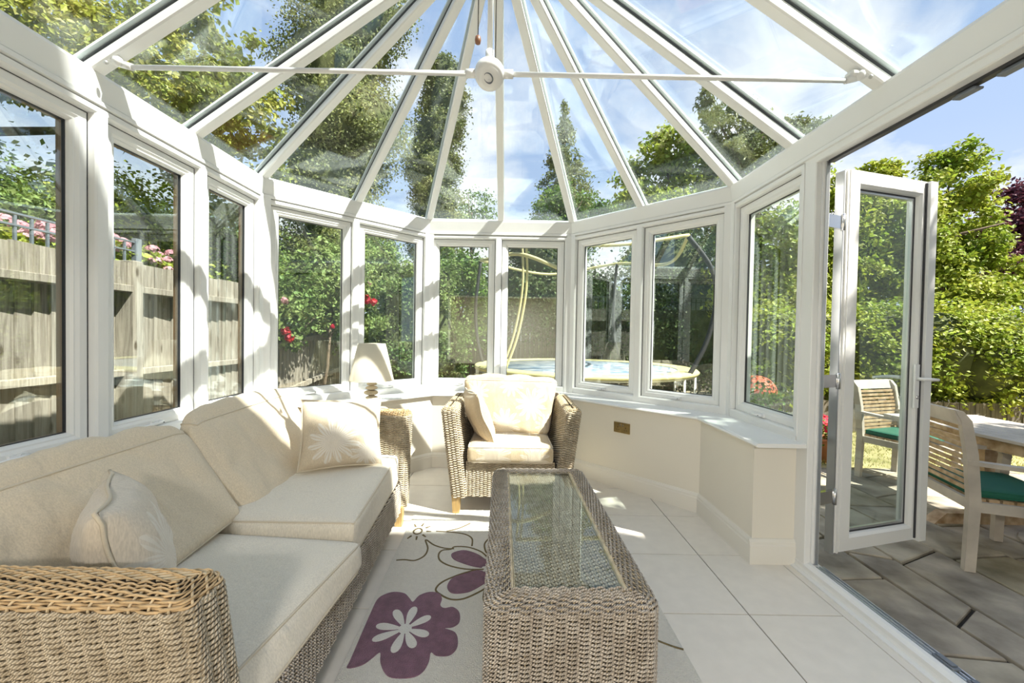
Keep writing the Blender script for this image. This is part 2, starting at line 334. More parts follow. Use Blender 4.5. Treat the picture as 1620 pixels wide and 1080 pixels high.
    def lathe(s, prof, c=(0, 0, 0), n=24, mi=0, smooth=True, R=None):
        a = np.arange(n) / n * 2 * PI; P = np.array(prof, float); k = len(P)
        X = np.stack([P[:, 0][:, None] * np.cos(a), P[:, 0][:, None] * np.sin(a), np.repeat(P[:, 1][:, None], n, 1)], -1).reshape(-1, 3)
        if R is not None: X = X @ np.array(R).T
        X = X + np.array(c); I = np.arange(k - 1)[:, None] * n; J = np.arange(n)[None]; J1 = (J + 1) % n
        return s.add(X, np.stack([I + J, I + J1, I + n + J1, I + n + J], -1).reshape(-1, 4), mi, smooth)
    def ball(s, c, r, n=12, mi=0):
        r = (r, r, r) if np.isscalar(r) else r; prof = [(max(1e-4, math.sin(t)), -math.cos(t)) for t in np.linspace(0, PI, n // 2 + 2)]
        a = MB(); a.lathe(prof, n=n); V = np.concatenate(a.v) * np.array(r) + np.array(c)
        return s.add(V, a.order[0][0], mi, True)
    def build(s, name, mats, parent=None, kind=None, link=True):
        V = np.concatenate(s.v) if s.v else np.zeros((0, 3))
        if parent is not None: V = V - np.array(origin(parent))
        me = bpy.data.meshes.new(name); me.vertices.add(len(V)); me.vertices.foreach_set('co', V.astype(np.float32).ravel())
        lv = np.concatenate([o[0].ravel() for o in s.order]); cnt = np.concatenate([np.full(len(o[0]), o[0].shape[1]) for o in s.order])
        me.loops.add(len(lv)); me.loops.foreach_set('vertex_index', lv.astype(np.int32))
        me.polygons.add(len(cnt)); st = np.concatenate([[0], np.cumsum(cnt)[:-1]]); me.polygons.foreach_set('loop_start', st.astype(np.int32))
        me.polygons.foreach_set('material_index', np.concatenate([np.full(len(o[0]), o[1]) for o in s.order]).astype(np.int32))
        me.polygons.foreach_set('use_smooth', np.concatenate([np.full(len(o[0]), o[2]) for o in s.order]))
        if s.hasuv:
            uv = me.uv_layers.new(name='uv'); U = np.concatenate(s.uv)[lv]; uv.data.foreach_set('uv', U.astype(np.float32).ravel())
        me.update(calc_edges=True); me.validate()
        for m in (mats if isinstance(mats, (list, tuple)) else [mats]): me.materials.append(m)
        o = bpy.data.objects.new(name, me)
        if link: COL.objects.link(o)
        if parent is not None: o.parent = parent
        if kind: o['kind'] = kind
        return o
def origin(o):
    x = Vector((0, 0, 0))
    while o is not None: x = x + o.location; o = o.parent
    return x
def thing(name, label, cat, loc=(0, 0, 0), group=None):
    o = bpy.data.objects.new(name, None); COL.objects.link(o); o.location = loc; o.empty_display_size = .1
    o['label'] = label; o['category'] = cat
    if group: o['group'] = group
    return o
def struct(name, loc=(0, 0, 0)):
    o = bpy.data.objects.new(name, None); COL.objects.link(o); o.location = loc; o['kind'] = 'structure'; return o
def tag(o, label=None, cat=None, group=None, kind=None):
    for k, v in (('label', label), ('category', cat), ('group', group), ('kind', kind)):
        if v: o[k] = v
    return o
def dup(o, parent=None, loc=None, rotz=None):
    c = o.copy(); COL.objects.link(c); c.parent = parent
    if loc is not None: c.location = loc
    if rotz is not None: c.rotation_euler = (0, 0, rotz)
    for ch in list(o.children): dup(ch, c)
    return c
def nrm(v): v = np.array(v, float); return v / np.linalg.norm(v)

# ------------------------------------------------------------------ plan of the bay (window plane d=0, d>0 inwards)
XL, XR, YB = -1.898, 1.662, 4.049
PTS = [(XL, -.85), (XL, 3.003), (-.852, YB), (.606, YB), (XR, 2.993), (XR, -.85)]
def chain(d, y0=-.85, y1=-.85):
    k = .41421356 * d
    return [np.array(p) for p in ((XL + d, y0), (XL + d, 3.003 - k), (-.852 + k, YB - d), (.606 - k, YB - d), (XR - d, 2.993 - k), (XR - d, y1))]
def seg(mb, i, prof, y0=-.85, y1=-.85, mi=0):
    n = len(prof); A = [chain(d, y0, y1) for d, z in prof]
    V = [(*A[j][i], prof[j][1]) for j in range(n)] + [(*A[j][i + 1], prof[j][1]) for j in range(n)]
    return mb.add(V, [tuple(range(n))[::-1], tuple(range(n, 2 * n))] + [(j, (j + 1) % n, n + (j + 1) % n, n + j) for j in range(n)], mi)
SIDE = ['left', 'back_left', 'back', 'back_right', 'right']
rect = lambda d0, d1, z0, z1: [(d0, z0), (d1, z0), (d1, z1), (d0, z1)]

# floor of separate tiles
def clip(poly, a, b, c):  # keep a*x+b*y<=c
    o = []
    for i in range(len(poly)):
        p, q = poly[i], poly[(i + 1) % len(poly)]; dp = a * p[0] + b * p[1] - c; dq = a * q[0] + b * q[1] - c
        if dp <= 0: o.append(p)
        if dp * dq < 0: t = dp / (dp - dq); o.append((p[0] + (q[0] - p[0]) * t, p[1] + (q[1] - p[1]) * t))
    return o
fl = struct('floor'); s2 = 2 ** .5
MB().prism([tuple(p) for p in chain(.0)], -.12, -.004).build('grout_bed', M['grout'], fl)
cd = chain(.27)
for i in range(-6, 9):
    for j in range(-7, 6):
        x0 = -.875 + (i - 2) * .5; y0 = 1.818 + j * .5; g = .0028
        p = [(x0 + g, y0 + g), (x0 + .5 - g, y0 + g), (x0 + .5 - g, y0 + .5 - g), (x0 + g, y0 + .5 - g)]
        a = p
        for (aa, bb, cc) in ((-1, 0, 1.62), (1, 0, 1.385 if y0 > 2.2 else 1.56), (0, 1, YB - .275), (0, -1, .85), (-1, 1, 4.901 - .27 * s2), (1, 1, 4.655 - .27 * s2)):
            if a: a = clip(a, aa, bb, cc)
        if a and len(a) > 2 and abs(sum(a[k][0] * a[(k + 1) % len(a)][1] - a[(k + 1) % len(a)][0] * a[k][1] for k in range(len(a)))) > .004:
            MB().prism(a, -.004, 0, inset=.0008).build('tile', M['tile'], fl)
MB().box((1.564, -.85, -.004), (1.612, 2.23, 0)).build('edge_strip', M['tile'], fl)

# dwarf walls, sills, baseboards
for i, sname in enumerate(SIDE):
    y1 = 2.245; w = struct('wall_' + sname)
    MB(); m = MB(); seg(m, i, rect(-.06, .27, -.12, .68), y1=y1); m.build('plaster', M['cream'], w)
    bp = [(.27, 0), (.29, 0), (.29, .105), (.286, .112), (.286, .125), (.280, .135), (.277, .14), (.27, .142)]
    m = MB(); seg(m, i, bp, y1=y1)
    if i == 4: m.extr([(a - .27, b) for a, b in bp], (XR - .29, y1, 0), (XR - .012, y1, 0), (0, -1, 0), (0, 0, 1))
    b = m.build('baseboard_' + sname, M['skirt']); b['kind'] = 'structure'
    m = MB(); seg(m, i, [(.0, .68), (.29, .68), (.302, .683), (.307, .691), (.302, .700), (.29, .703), (.0, .703)], y1=2.17)
    b = m.build('trim_%d' % (i + 1), M['sill']); b['kind'] = 'structure'
    m = MB()
    if i < 4:
        seg(m, i, rect(-.07, .0345, .70, .7265)); 
    else: seg(m, i, rect(-.07, .0345, .70, .7265), y1=2.252)
    m.build('window_cill', M['upvc'], w)
# --------------------------------------------------------------- windows
class Fac:
    def __init__(s, i):
        a, b = np.array(PTS[i]), np.array(PTS[i + 1]); s.o = a; s.len = np.linalg.norm(b - a); s.d = (b - a) / s.len; s.n = np.array((s.d[1], -s.d[0]))
    def p(s, u, w, z): q = s.o + s.d * u + s.n * w; return (q[0], q[1], z)
    def box(s, mb, u0, u1, w0, w1, z0, z1, mi=0):
        P = [s.p(u0, w0, z0), s.p(u1, w0, z0), s.p(u1, w1, z0), s.p(u0, w1, z0)]; P += [(a, b, z1) for a, b, _ in P]
        # orientation: n is to the right of d -> order is clockwise, flip
        P = [P[3], P[2], P[1], P[0], P[7], P[6], P[5], P[4]]
        return mb.hex(P, mi)
    def ring(s, mb, u0, u1, z0, z1, t, prof, mi=0):
        """rectangular ring; prof = closed list of (inset from outer edge, w)"""
        n = len(prof); cor = [(u0, z0, 1, 1), (u1, z0, -1, 1), (u1, z1, -1, -1), (u0, z1, 1, -1)]; V = []
        for (u, z, su, sz) in cor:
            for (a, w) in prof: V.append(s.p(u + su * a, w, z + sz * a))
        F = []
        for k in range(4):
            k1 = (k + 1) % 4
            for j in range(n): j1 = (j + 1) % n; F.append((k * n + j, k * n + j1, k1 * n + j1, k1 * n + j))
        return mb.add(V, F, mi)
FR = [(0, -.035), (0, .035), (.022, .035), (.030, .028), (.032, .004), (.036, -.035)]
def window(idx, f, u0, u1, handle=True, brown=False, z0=.757, z1=2.275):
    """u0,u1: frame extent (mullion centres)"""
    w = struct('window_%d' % idx, f.p((u0 + u1) / 2, 0, z0)); t = .030
    m = MB(); f.ring(m, u0, u1, z0 - .03, z1 - .012, t, FR); m.build('frame', M['upvc'], w)
    s0, s1, a0, a1 = u0 + .036, u1 - .036, z0, 2.228
    m = MB(); f.ring(m, s0, s1, a0, a1, 0, [(0, -.03), (0, .0), (.006, .004), (.034, .004), (.046, -.004), (.052, -.004), (.060, -.012), (.064, -.022), (.064, -.03)]); m.build('sash', M['upvc'], w)
    m = MB(); f.ring(m, s0, s1, a0, a1, 0, [(-.004, -.034), (-.004, .001), (.001, .001), (.001, -.034)]); m.build('seal', M['gasket'], w)
    m = MB(); f.ring(m, s0, s1, a0, a1, 0, [(.052, -.036), (.052, -.024), (.068, -.024), (.068, -.036)]); m.build('gasket', M['gasket'], w)
    m = MB(); f.ring(m, s0, s1, a0, a1, 0, [(.02, -.068), (.02, -.04), (.062, -.04), (.062, -.068)]); m.build('outer_bead', M['brown_foil'] if brown else M['upvc'], w)
    m = MB(); f.box(m, s0 + .055, s1 - .055, -.034, -.030, a0 + .055, a1 - .055); m.build('pane', M['glass'], w)
    if handle:
        c = (s0 + s1) / 2; m = MB(); f.box(m, c - .028, c + .028, .004, .016, a0 + .008, a0 + .030); h = m.build('handle', M['white'], w)
        h.parent = w
        m = MB(); m.tube([f.p(c + .012, .014, a0 + .02), f.p(c + .012, .034, a0 + .022), f.p(c - .01, .040, a0 + .022), f.p(c - .11, .036, a0 + .016)], [.009, .009, .008, .006], 8)
        q = m.build('lever', M['white'], h)
        lo = q.location  # mesh already relative to the chain of parents
        m = MB(); m.tube([f.p(c + .012, .012, a0 + .02), f.p(c + .012, .0165 + .028, a0 + .02)], .003, 8); m.build('lock', M['gasket'], h)
    return w
F = [Fac(i) for i in range(5)]
y2u = lambda y: y + .85
ML = [1.82 - .595 * 2, 1.82 - .595, 1.82, 2.415, 2.965]
k = 1
for a, b in zip(ML[:-1], ML[1:]):
    window(k, F[0], y2u(a), y2u(b), brown=True); k += 1
window(k, F[1], .030, .7225, brown=False); k += 1
window(k, F[1], .7225, 1.449); k += 1
window(k, F[2], .010, .710); k += 1
window(k, F[2], .710, 1.412); k += 1
window(k, F[3], .035, .745); k += 1
window(k, F[3], .745, 1.458); k += 1
window(k, F[4], .040, .752); k += 1
# solid panel at the left near the house
m = MB(); F[0].box(m, 0, y2u(ML[0]) + .01, -.05, .03, .70, 2.28); tag(m.build('trim_11', M['upvc']), kind='structure')
# corner posts
for j, c in enumerate((1, 2, 3, 4)):
    A, B = chain(-.05)[c], chain(.04)[c]; d0 = F[c - 1].d; d1 = F[c].d; e = .045
    poly = [A - d0 * e, A, A + d1 * e, B + d1 * e, B, B - d0 * e]
    m = MB(); m.prism([tuple(p) for p in poly][::-1], .70, 2.285); tag(m.build('trim_%d' % (12 + j), M['upvc']), kind='structure')

# --------------------------------------------------------------- roof
roof = struct('ceiling'); ZR = 2.406
for i in range(5):
    m = MB(); seg(m, i, [(-.09, 2.27), (.030, 2.27), (.042, 2.274), (.042, 2.292), (.030, 2.296), (.034, 2.30), (.050, 2.398), (.047, 2.412), (.02, 2.42), (-.09, 2.42)])
    m.build('eaves_beam', M['upvc'], roof)
CX = -.116; HUB = np.array((CX, 2.27, 3.56)); EV = np.array
def side_up(A, B, up=None):
    d = nrm(B - A); s_ = nrm(np.cross(d, (0, 0, 1))); u = np.cross(s_, d); return d, s_, u
PR = [(-.030, 0), (-.030, .014), (-.024, .018), (-.024, .030), (-.020, .046), (.020, .046), (.024, .030), (.024, .018), (.030, .014), (.030, 0), (.024, -.006), (-.024, -.006)]
def rafter(E, H):
    E, H = EV(E, float), EV(H, float); d, s_, u = side_up(E, H)
    r = MB().extr(PR, E - d * .03, H, s_, u).build('rafter', M['upvc'], roof)
    m = MB(); m.extr([(-.018, .046), (.018, .046), (.018, .064), (-.018, .064)], E - d * .03, H, s_, u); m.build('gasket', M['gasket'], r)
    m = MB(); m.extr([(-.033, .070), (.033, .070), (.033, .080), (.012, .094), (-.012, .094), (-.033, .080)], E - d * .09, H, s_, u); m.build('cap', M['upvc'], r)
ZE = 2.405
ev = chain(.03)
def lerp(a, b, t): return a + (b - a) * t
HIP = [ev[1], ev[2], ev[3], ev[4]]
# eaves points: where the rafters land
ysL = [2.36, 1.79, 1.22, .65, .08, -.49]; 
for c in HIP: rafter((*c, ZE), HUB)
rafter((*lerp(ev[1], ev[2], .5), ZE), HUB); rafter((*lerp(ev[2], ev[3], .5), ZE), HUB); rafter((*lerp(ev[3], ev[4], .5), ZE), HUB)
for sx in (XL + .03, XR - .03):
    for j, y in enumerate(ysL):
        rafter((sx, y, ZE), (CX, min(y, 2.27), 3.56))
MB().extr([(-.05, -.03), (.05, -.03), (.06, .02), (.05, .06), (0, .12), (-.05, .06), (-.06, .02)], (CX, -.85, 3.56), (CX, 2.32, 3.56), (1, 0, 0), (0, 0, 1)).build('ridge_beam', M['upvc'], roof)
MB().lathe([(.001, -.13), (.05, -.125), (.09, -.10), (.15, -.05), (.17, .0), (.15, .06), (.001, .12)], tuple(HUB), 24).build('ridge_boss', M['upvc'], roof)
# glass panes between rafters
def pane(pts, t=.012):
    P = EV(pts, float); nn = np.cross(P[1] - P[0], P[2] - P[0]); nn = nrm(nn); nn = nn if nn[2] > 0 else -nn
    k = len(P); V = np.concatenate([P + nn * .050, P + nn * (.050 + t)]); 
    if np.cross(P[1] - P[0], P[2] - P[0])[2] < 0: V = np.concatenate([V[:k][::-1], V[k:][::-1]])
    MB().add(V, [tuple(range(k))[::-1], tuple(range(k, 2 * k))] + [(i, (i + 1) % k, k + (i + 1) % k, k + i) for i in range(k)]).build('roof_pane', M['roofglass'], roof)
eo = chain(-.02); Z2 = ZE - .03
ring = [eo[1], lerp(eo[1], eo[2], .5), eo[2], lerp(eo[2], eo[3], .5), eo[3], lerp(eo[3], eo[4], .5), eo[4]]
for a, b in zip(ring[:-1], ring[1:]): pane([(*a, Z2), (*b, Z2), tuple(HUB)])
for sx in (XL - .02, XR + .02):
    cy = 3.003 if sx < 0 else 2.993
    pane([(sx, cy, Z2), (sx, 2.36, Z2), tuple(HUB)])
    yy = [2.36] + ysL[1:] + [-.84]
    for a, b in zip(yy[:-1], yy[1:]): pane([(sx, a, Z2), (sx, b, Z2), (CX, min(b, 2.27), 3.56), (CX, min(a, 2.27), 3.56)])
# glazing trims at the eaves: pale strip that the glass lands on
for i in range(5):
    m = MB(); seg(m, i, [(-.10, 2.42), (-.06, 2.42), (-.06, 2.455), (-.10, 2.455)]); m.build('glazing_trim', M['upvc'], roof)

# --------------------------------------------------------------- folding door opening
dr = struct('door_1', (XR, 2.2, 0)); y0, y1 = -.55, 2.245
m = MB(); m.box((XR - .03, 2.16, 0), (XR + .045, 2.25, 2.275), bev=.004); m.build('jamb', M['upvc'], dr)
m = MB(); m.box((XR + .0, 2.148, .05), (XR + .040, 2.162, 2.25), bev=.003); m.build('jamb_stop', M['upvc'], dr)
m = MB(); m.box((XR + .012, 2.140, .05), (XR + .03, 2.149, 2.25)); m.build('jamb_channel', M['alu'], dr)
m = MB(); m.box((XR - .03, -.64, 0), (XR + .06, -.55, 2.275), bev=.004); m.build('jamb', M['upvc'], dr)
m = MB(); m.box((XR - .032, -.85, 2.235), (XR + .06, 2.17, 2.275), bev=.004); m.build('head', M['upvc'], dr)
m = MB(); m.box((XR + .012, -.55, 2.222), (XR + .042, 2.13, 2.236)); m.build('head_track', M['gasket'], dr)
m = MB(); m.box((XR - .03, -.85, 2.27), (XR + .05, -.6, .70)); m.build('side_panel', M['upvc'], dr)
thp = [(-.060, 0), (-.060, .006), (-.038, .010), (-.034, .022), (-.034, .040), (-.016, .052), (.0, .054), (.0, .042), (.07, .030), (.07, -.10), (-.060, -.10)]
MB().extr([(a, b) for a, b in thp], (XR, -.85, 0), (XR, 2.24, 0), (1, 0, 0), (0, 0, 1)).build('threshold', M['upvc'], dr)
m = MB()
for xo in (.012, .030, .048): m.box((XR + xo, -.6, .030), (XR + xo + .006, 2.13, .050))
m.build('floor_track', M['alu'], dr)
for j, (yy, zz) in enumerate(((1.50, .052), (1.38, .052), (1.50, 2.21), (1.36, 2.21))):
    m = MB(); m.box((XR + .012, yy - .040, zz - .006), (XR + .046, yy + .040, zz + .004), bev=.003)
    m.box((XR + .018, yy - .03, zz + .006), (XR + .04, yy + .03, zz + .009)); m.build('roller', M['iron'], dr)
# open leaf
lf = struct('door_2', (1.875, 2.225, .06)); ang = math.atan2(.18, .665)
ld = np.array((math.cos(ang), math.sin(ang))); ln = np.array((math.sin(ang), -math.cos(ang)))
class LF(Fac):
    def __init__(s, o, d): s.o = np.array(o); s.d = d; s.n = np.array((d[1], -d[0]))
G = LF((1.875, 2.225), ld)
m = MB(); G.ring(m, 0, .66, .075, 2.235, 0, [(0, -.07), (0, -.012), (.004, 0), (.075, 0), (.088, -.012), (.092, -.03), (.092, -.07)]); m.build('sash', M['upvc'], lf)
m = MB(); G.ring(m, 0, .66, .075, 2.235, 0, [(.088, -.046), (.088, -.028), (.10, -.028), (.10, -.046)]); m.build('gasket', M['gasket'], lf)
m = MB(); G.box(m, .09, .57, -.040, -.036, .165, 2.145); m.build('pane', M['glass'], lf)
m = MB(); G.ring(m, .1, .56, .175, 2.135, 0, [(0, -.046), (0, -.030), (.012, -.030), (.012, -.046)]); m.build('spacer', M['alu'], lf)
# edge profile on the hinge side
m = MB(); G.box(m, -.028, 0, -.055, -.012, .07, 2.225); G.box(m, -.012, 0, -.012, -.004, .07, 2.225); m.build('edge_profile', M['upvc'], lf)
m = MB(); G.box(m, -.043, -.035, -.05, -.005, .068, 2.22); G.box(m, -.035, -.028, -.05, -.04, .068, 2.2); m.build('edge_bar', M['alu'], lf)
m = MB(); G.box(m, -.034, -.029, -.03, -.012, .068, 2.2); m.build('seal', M['gasket'], lf)
m = MB(); G.box(m, .60, .612, .0, .006, .09, 2.22, 1); G.box(m, .612, .672, -.07, .022, .075, 2.228, 0); m.build('astragal', [M['upvc'], M['gasket']], lf)
for zz in (.40, 1.05, 1.93):
    m = MB(); 
    q0 = np.array((XR + .035, 2.165)); q1 = G.o - ld * .045
    m.hex([(q0[0], q0[1], zz - .035), (q1[0], q1[1], zz - .035), (q1[0] - .004, q1[1] + .022, zz - .035), (q0[0] - .004, q0[1] + .022, zz - .035),
           (q0[0], q0[1], zz + .035), (q1[0], q1[1], zz + .035), (q1[0] - .004, q1[1] + .022, zz + .035), (q0[0] - .004, q0[1] + .022, zz + .035)])
    m.tube([(q1[0], q1[1], zz - .045), (q1[0], q1[1], zz + .045)], .011, 8); m.build('hinge', M['chrome'], lf)
m = MB(); G.box(m, .555, .590, .0, .010, .88, 1.14); h = m.build('handle_plate', M['white'], lf)
m = MB(); m.tube([G.p(.572, .008, 1.055), G.p(.572, .045, 1.055), G.p(.60, .056, 1.055), G.p(.67, .056, 1.052)], [.011, .010, .010, .008], 10); m.build('lever', M['white'], h)
m = MB(); m.tube([G.p(.572, .006, .945), G.p(.572, .017, .945)], .011, 10); m.build('keyhole', M['chrome'], h)
m = MB(); m.tube([G.p(.572, -.075, 1.055), G.p(.572, -.12, 1.055), G.p(.54, -.13, 1.055), G.p(.43, -.13, 1.052)], [.011, .010, .010, .008], 10); m.build('outer_lever', M['white'], h)

# --------------------------------------------------------------- house wall behind the camera
hw = struct('wall_rear')
# unseen lamp added behind the doorway to brighten the near sofa arm and table
lt = thing('fill_lamp', 'flat white fill lamp added in the room behind the doorway', 'lamp', (0, -2.3, 2.36))
MB().lathe([(.001, -.02), (.24, -.02), (.26, 0), (.26, .04), (.001, .04)], (0, -2.3, 2.36), 32).build('housing', M['white'], lt)
la = bpy.data.lights.new('fill_light', 'AREA'); la.shape = 'DISK'; la.size = .46; la.energy = 52; la.color = (1, .97, .93)
lo_ = bpy.data.objects.new('fill_light', la); COL.objects.link(lo_); lo_.parent = lt; lo_.location = (0, 0, -.03)
m = MB()
for a, b, c, d in ((-9, -1.5, -.12, 7.9), (1.5, 15, -.12, 7.9), (-1.5, 1.5, 2.2, 7.9)): m.box((a, -1.15, c), (b, -.86, d))
m.build('render', M['render'], hw)
m = MB(); m.box((-1.5, -1.2, 0), (-1.43, -.84, 2.2)); m.box((1.43, -1.2, 0), (1.5, -.84, 2.2)); m.box((-1.5, -1.2, 2.13), (1.5, -.84, 2.2)); m.build('door_lining', M['upvc'], hw)
m = MB(); m.box((-2.5, -4, 0), (2.5, -3.9, 2.5)); m.box((-2.5, -4, 2.4), (2.5, -1.15, 2.5)); m.box((-2.5, -4, -.1), (2.5, -1.15, 0)); m.box((-2.5, -4, 0), (-2.4, -1.15, 2.4)); m.box((2.4, -4, 0), (2.5, -1.15, 2.4)); m.build('room_beyond', M['cream'], hw)
m = MB(); m.extr([(-1.15, 7.9), (-.4, 7.9), (-.4, 8.0), (-4.5, 10.8), (-4.5, 7.9)], (-9.3, 0, 0), (15.3, 0, 0), (0, 1, 0), (0, 0, 1)); m.build('house_roof', M['slate'], hw)

# --------------------------------------------------------------- wicker
def rrect(n, cx, cy, hx, hy, r):
    r = max(min(r, hx - 1e-4, hy - 1e-4), 1e-3); a, b = hx - r, hy - r
    segs = [('l', (a, -hy), (-a, -hy)), ('c', (-a, -b), PI * 1.5, PI), ('l', (-hx, -b), (-hx, b)), ('c', (-a, b), PI, PI / 2), ('l', (-a, hy), (a, hy)), ('c', (a, b), PI / 2, 0), ('l', (hx, b), (hx, -b)), ('c', (a, -b), 0, -PI / 2)]
    Ls = [math.dist(s_[1], s_[2]) if s_[0] == 'l' else r * PI / 2 for s_ in segs]; tot = sum(Ls); t = np.arange(n) / n * tot
    P = np.zeros((n, 3)); Nn = np.zeros((n, 3)); acc = 0
    for s_, ln_ in zip(segs, Ls):
        mk = (t >= acc - 1e-12) & (t < acc + ln_); f = (t[mk] - acc) / max(ln_, 1e-9)
        if s_[0] == 'l':
            p, q = np.array(s_[1]), np.array(s_[2]); P[mk, :2] = p + (q - p) * f[:, None]; d = (q - p) / max(ln_, 1e-9); Nn[mk, :2] = (-d[1], d[0]); 
        else:
            an = s_[2] + (s_[3] - s_[2]) * f; c = np.array(s_[1]); v = np.stack([np.cos(an), np.sin(an)], 1); P[mk, :2] = c + v * r; Nn[mk, :2] = v
        acc += ln_
    # make normals outward
    out = np.sign(np.sum(P[:, :2] * Nn[:, :2], 1)); out[out == 0] = 1; Nn[:, :2] *= out[:, None]
    P[:, 0] += cx; P[:, 1] += cy
    return P, Nn
def weave(name, rows, nst, parent, mats, ra=.0055, rb=.0058, amp=.0045, closed=True, sides=6, spst=4, rowmat=None, liner=True, stakes=True, st_r=.003, rowscale=None):
    """rows: list of (P,N) arrays, nst*spst samples each; over-under rope rows round upright stakes"""
    mb = MB(); n = len(rows[0][0]); R_ = np.array([p for p, _ in rows]); Nn = np.array([q for _, q in rows]); B = np.gradient(R_, axis=0) if len(rows) > 1 else np.tile((0, 0, 1.), (1, n, 1))
    B = B - Nn * np.sum(B * Nn, -1, keepdims=True); B /= np.linalg.norm(B, axis=-1, keepdims=True) + 1e-12
    ph = np.arange(n) / spst * PI; an = np.arange(sides + 1) / sides * 2 * PI
    for j in range(len(rows)):
        q_ = rowscale(j) if rowscale else 1; off = amp * q_ * np.cos(ph + PI * j); jit = RNG.normal(0, .0006, n)
        C = R_[j] + Nn[j] * off[:, None] + B[j] * jit[:, None]
        k = n + 1 if closed else n
        idx = np.arange(k) % n; Cc = C[idx]; NN = Nn[j][idx]; BB = B[j][idx]
        sl = np.concatenate([[0], np.cumsum(np.linalg.norm(np.diff(Cc, axis=0), axis=1))])
        X = Cc[:, None] + NN[:, None] * (np.cos(an) * ra * q_)[None, :, None] + BB[:, None] * (np.sin(an) * rb * q_)[None, :, None]
        uv = np.stack([np.repeat(sl[:, None], sides + 1, 1) + .37 * j, np.repeat((an / 2 / PI)[None], k, 0)], -1).reshape(-1, 2)
        I = np.arange(k - 1)[:, None] * (sides + 1); J = np.arange(sides)[None]
        Fq = np.stack([I + J, I + J + 1, I + sides + 2 + J, I + sides + 1 + J], -1).reshape(-1, 4)
        mb.add(X.reshape(-1, 3), Fq, rowmat(j) if rowmat else 0, True, uv)
    if stakes:
        for s_ in range(0, n, spst): mb.tube(R_[:, s_], st_r, 4, 1)
    if liner:
        G_ = R_ - Nn * (amp + .007); r_, c_ = G_.shape[:2]; cc = c_ if closed else c_ - 1  # dark sheet added behind the weave to block light through its gaps
        I = np.arange(r_ - 1)[:, None] * c_; J = np.arange(cc)[None]; J1 = (J + 1) % c_
        mb.add(G_.reshape(-1, 3), np.stack([I + J, I + J1, I + c_ + J1, I + c_ + J], -1).reshape(-1, 4), 2)
    return mb.build(name, mats, parent, kind='stuff')
def rot2(P, a, c):
    ca, sa = math.cos(a), math.sin(a); Q = P.copy(); x, y = P[:, 0] - c[0], P[:, 1] - c[1]; Q[:, 0] = c[0] + ca * x - sa * y; Q[:, 1] = c[1] + sa * x + ca * y; return Q
def wicker_block(name, parent, mats, cfun, hx, hy, r, z0, z1, dz, stake, shoulder=0, inset_max=0, rowmat_top=None, rot=0, top_dz=None, top_r=1, **kw):
    """loops climb from z0 to z1, then roll over the shoulder and run in over the top by inset_max"""
    per = 2 * (hx(z0) + hy(z0)) * 2 - 8 * r + 2 * PI * r; nst = max(4, int(round(per / stake / 2)) * 2); n = nst * 4; rows = []; tops = []
    prof = []; z = z0
    while z < z1 - shoulder: prof.append((0, z, 0)); z += dz
    if shoulder:
        k = max(2, math.ceil(shoulder * PI / 2 / (top_dz or dz)))
        for i in range(k + 1): a = PI / 2 * i / k; prof.append((shoulder * (1 - math.cos(a)), z1 - shoulder + shoulder * math.sin(a), a))
    i0 = len(prof); tz = top_dz or dz; ins = shoulder + tz
    while ins < inset_max: prof.append((ins, z1, PI / 2)); ins += tz
    for (ins, z, a) in prof:
        c = cfun(z); P, Nn = rrect(n, c[0], c[1], hx(z) - ins, hy(z) - ins, r - ins); P[:, 2] = z
        N2 = Nn * math.cos(a); N2[:, 2] = math.sin(a)
        if rot: P = rot2(P, rot, c); N2 = rot2(N2, rot, (0, 0))
        rows.append((P, N2))
    sw = sum(1 for q in prof if q[2] == 0)
    rm = (lambda j: 3 if j >= sw + rowmat_top else 0) if rowmat_top is not None else None
    return weave(name, rows, nst, parent, mats, rowmat=rm, rowscale=(lambda j: top_r if j >= sw + (rowmat_top or 0) else 1), **kw)

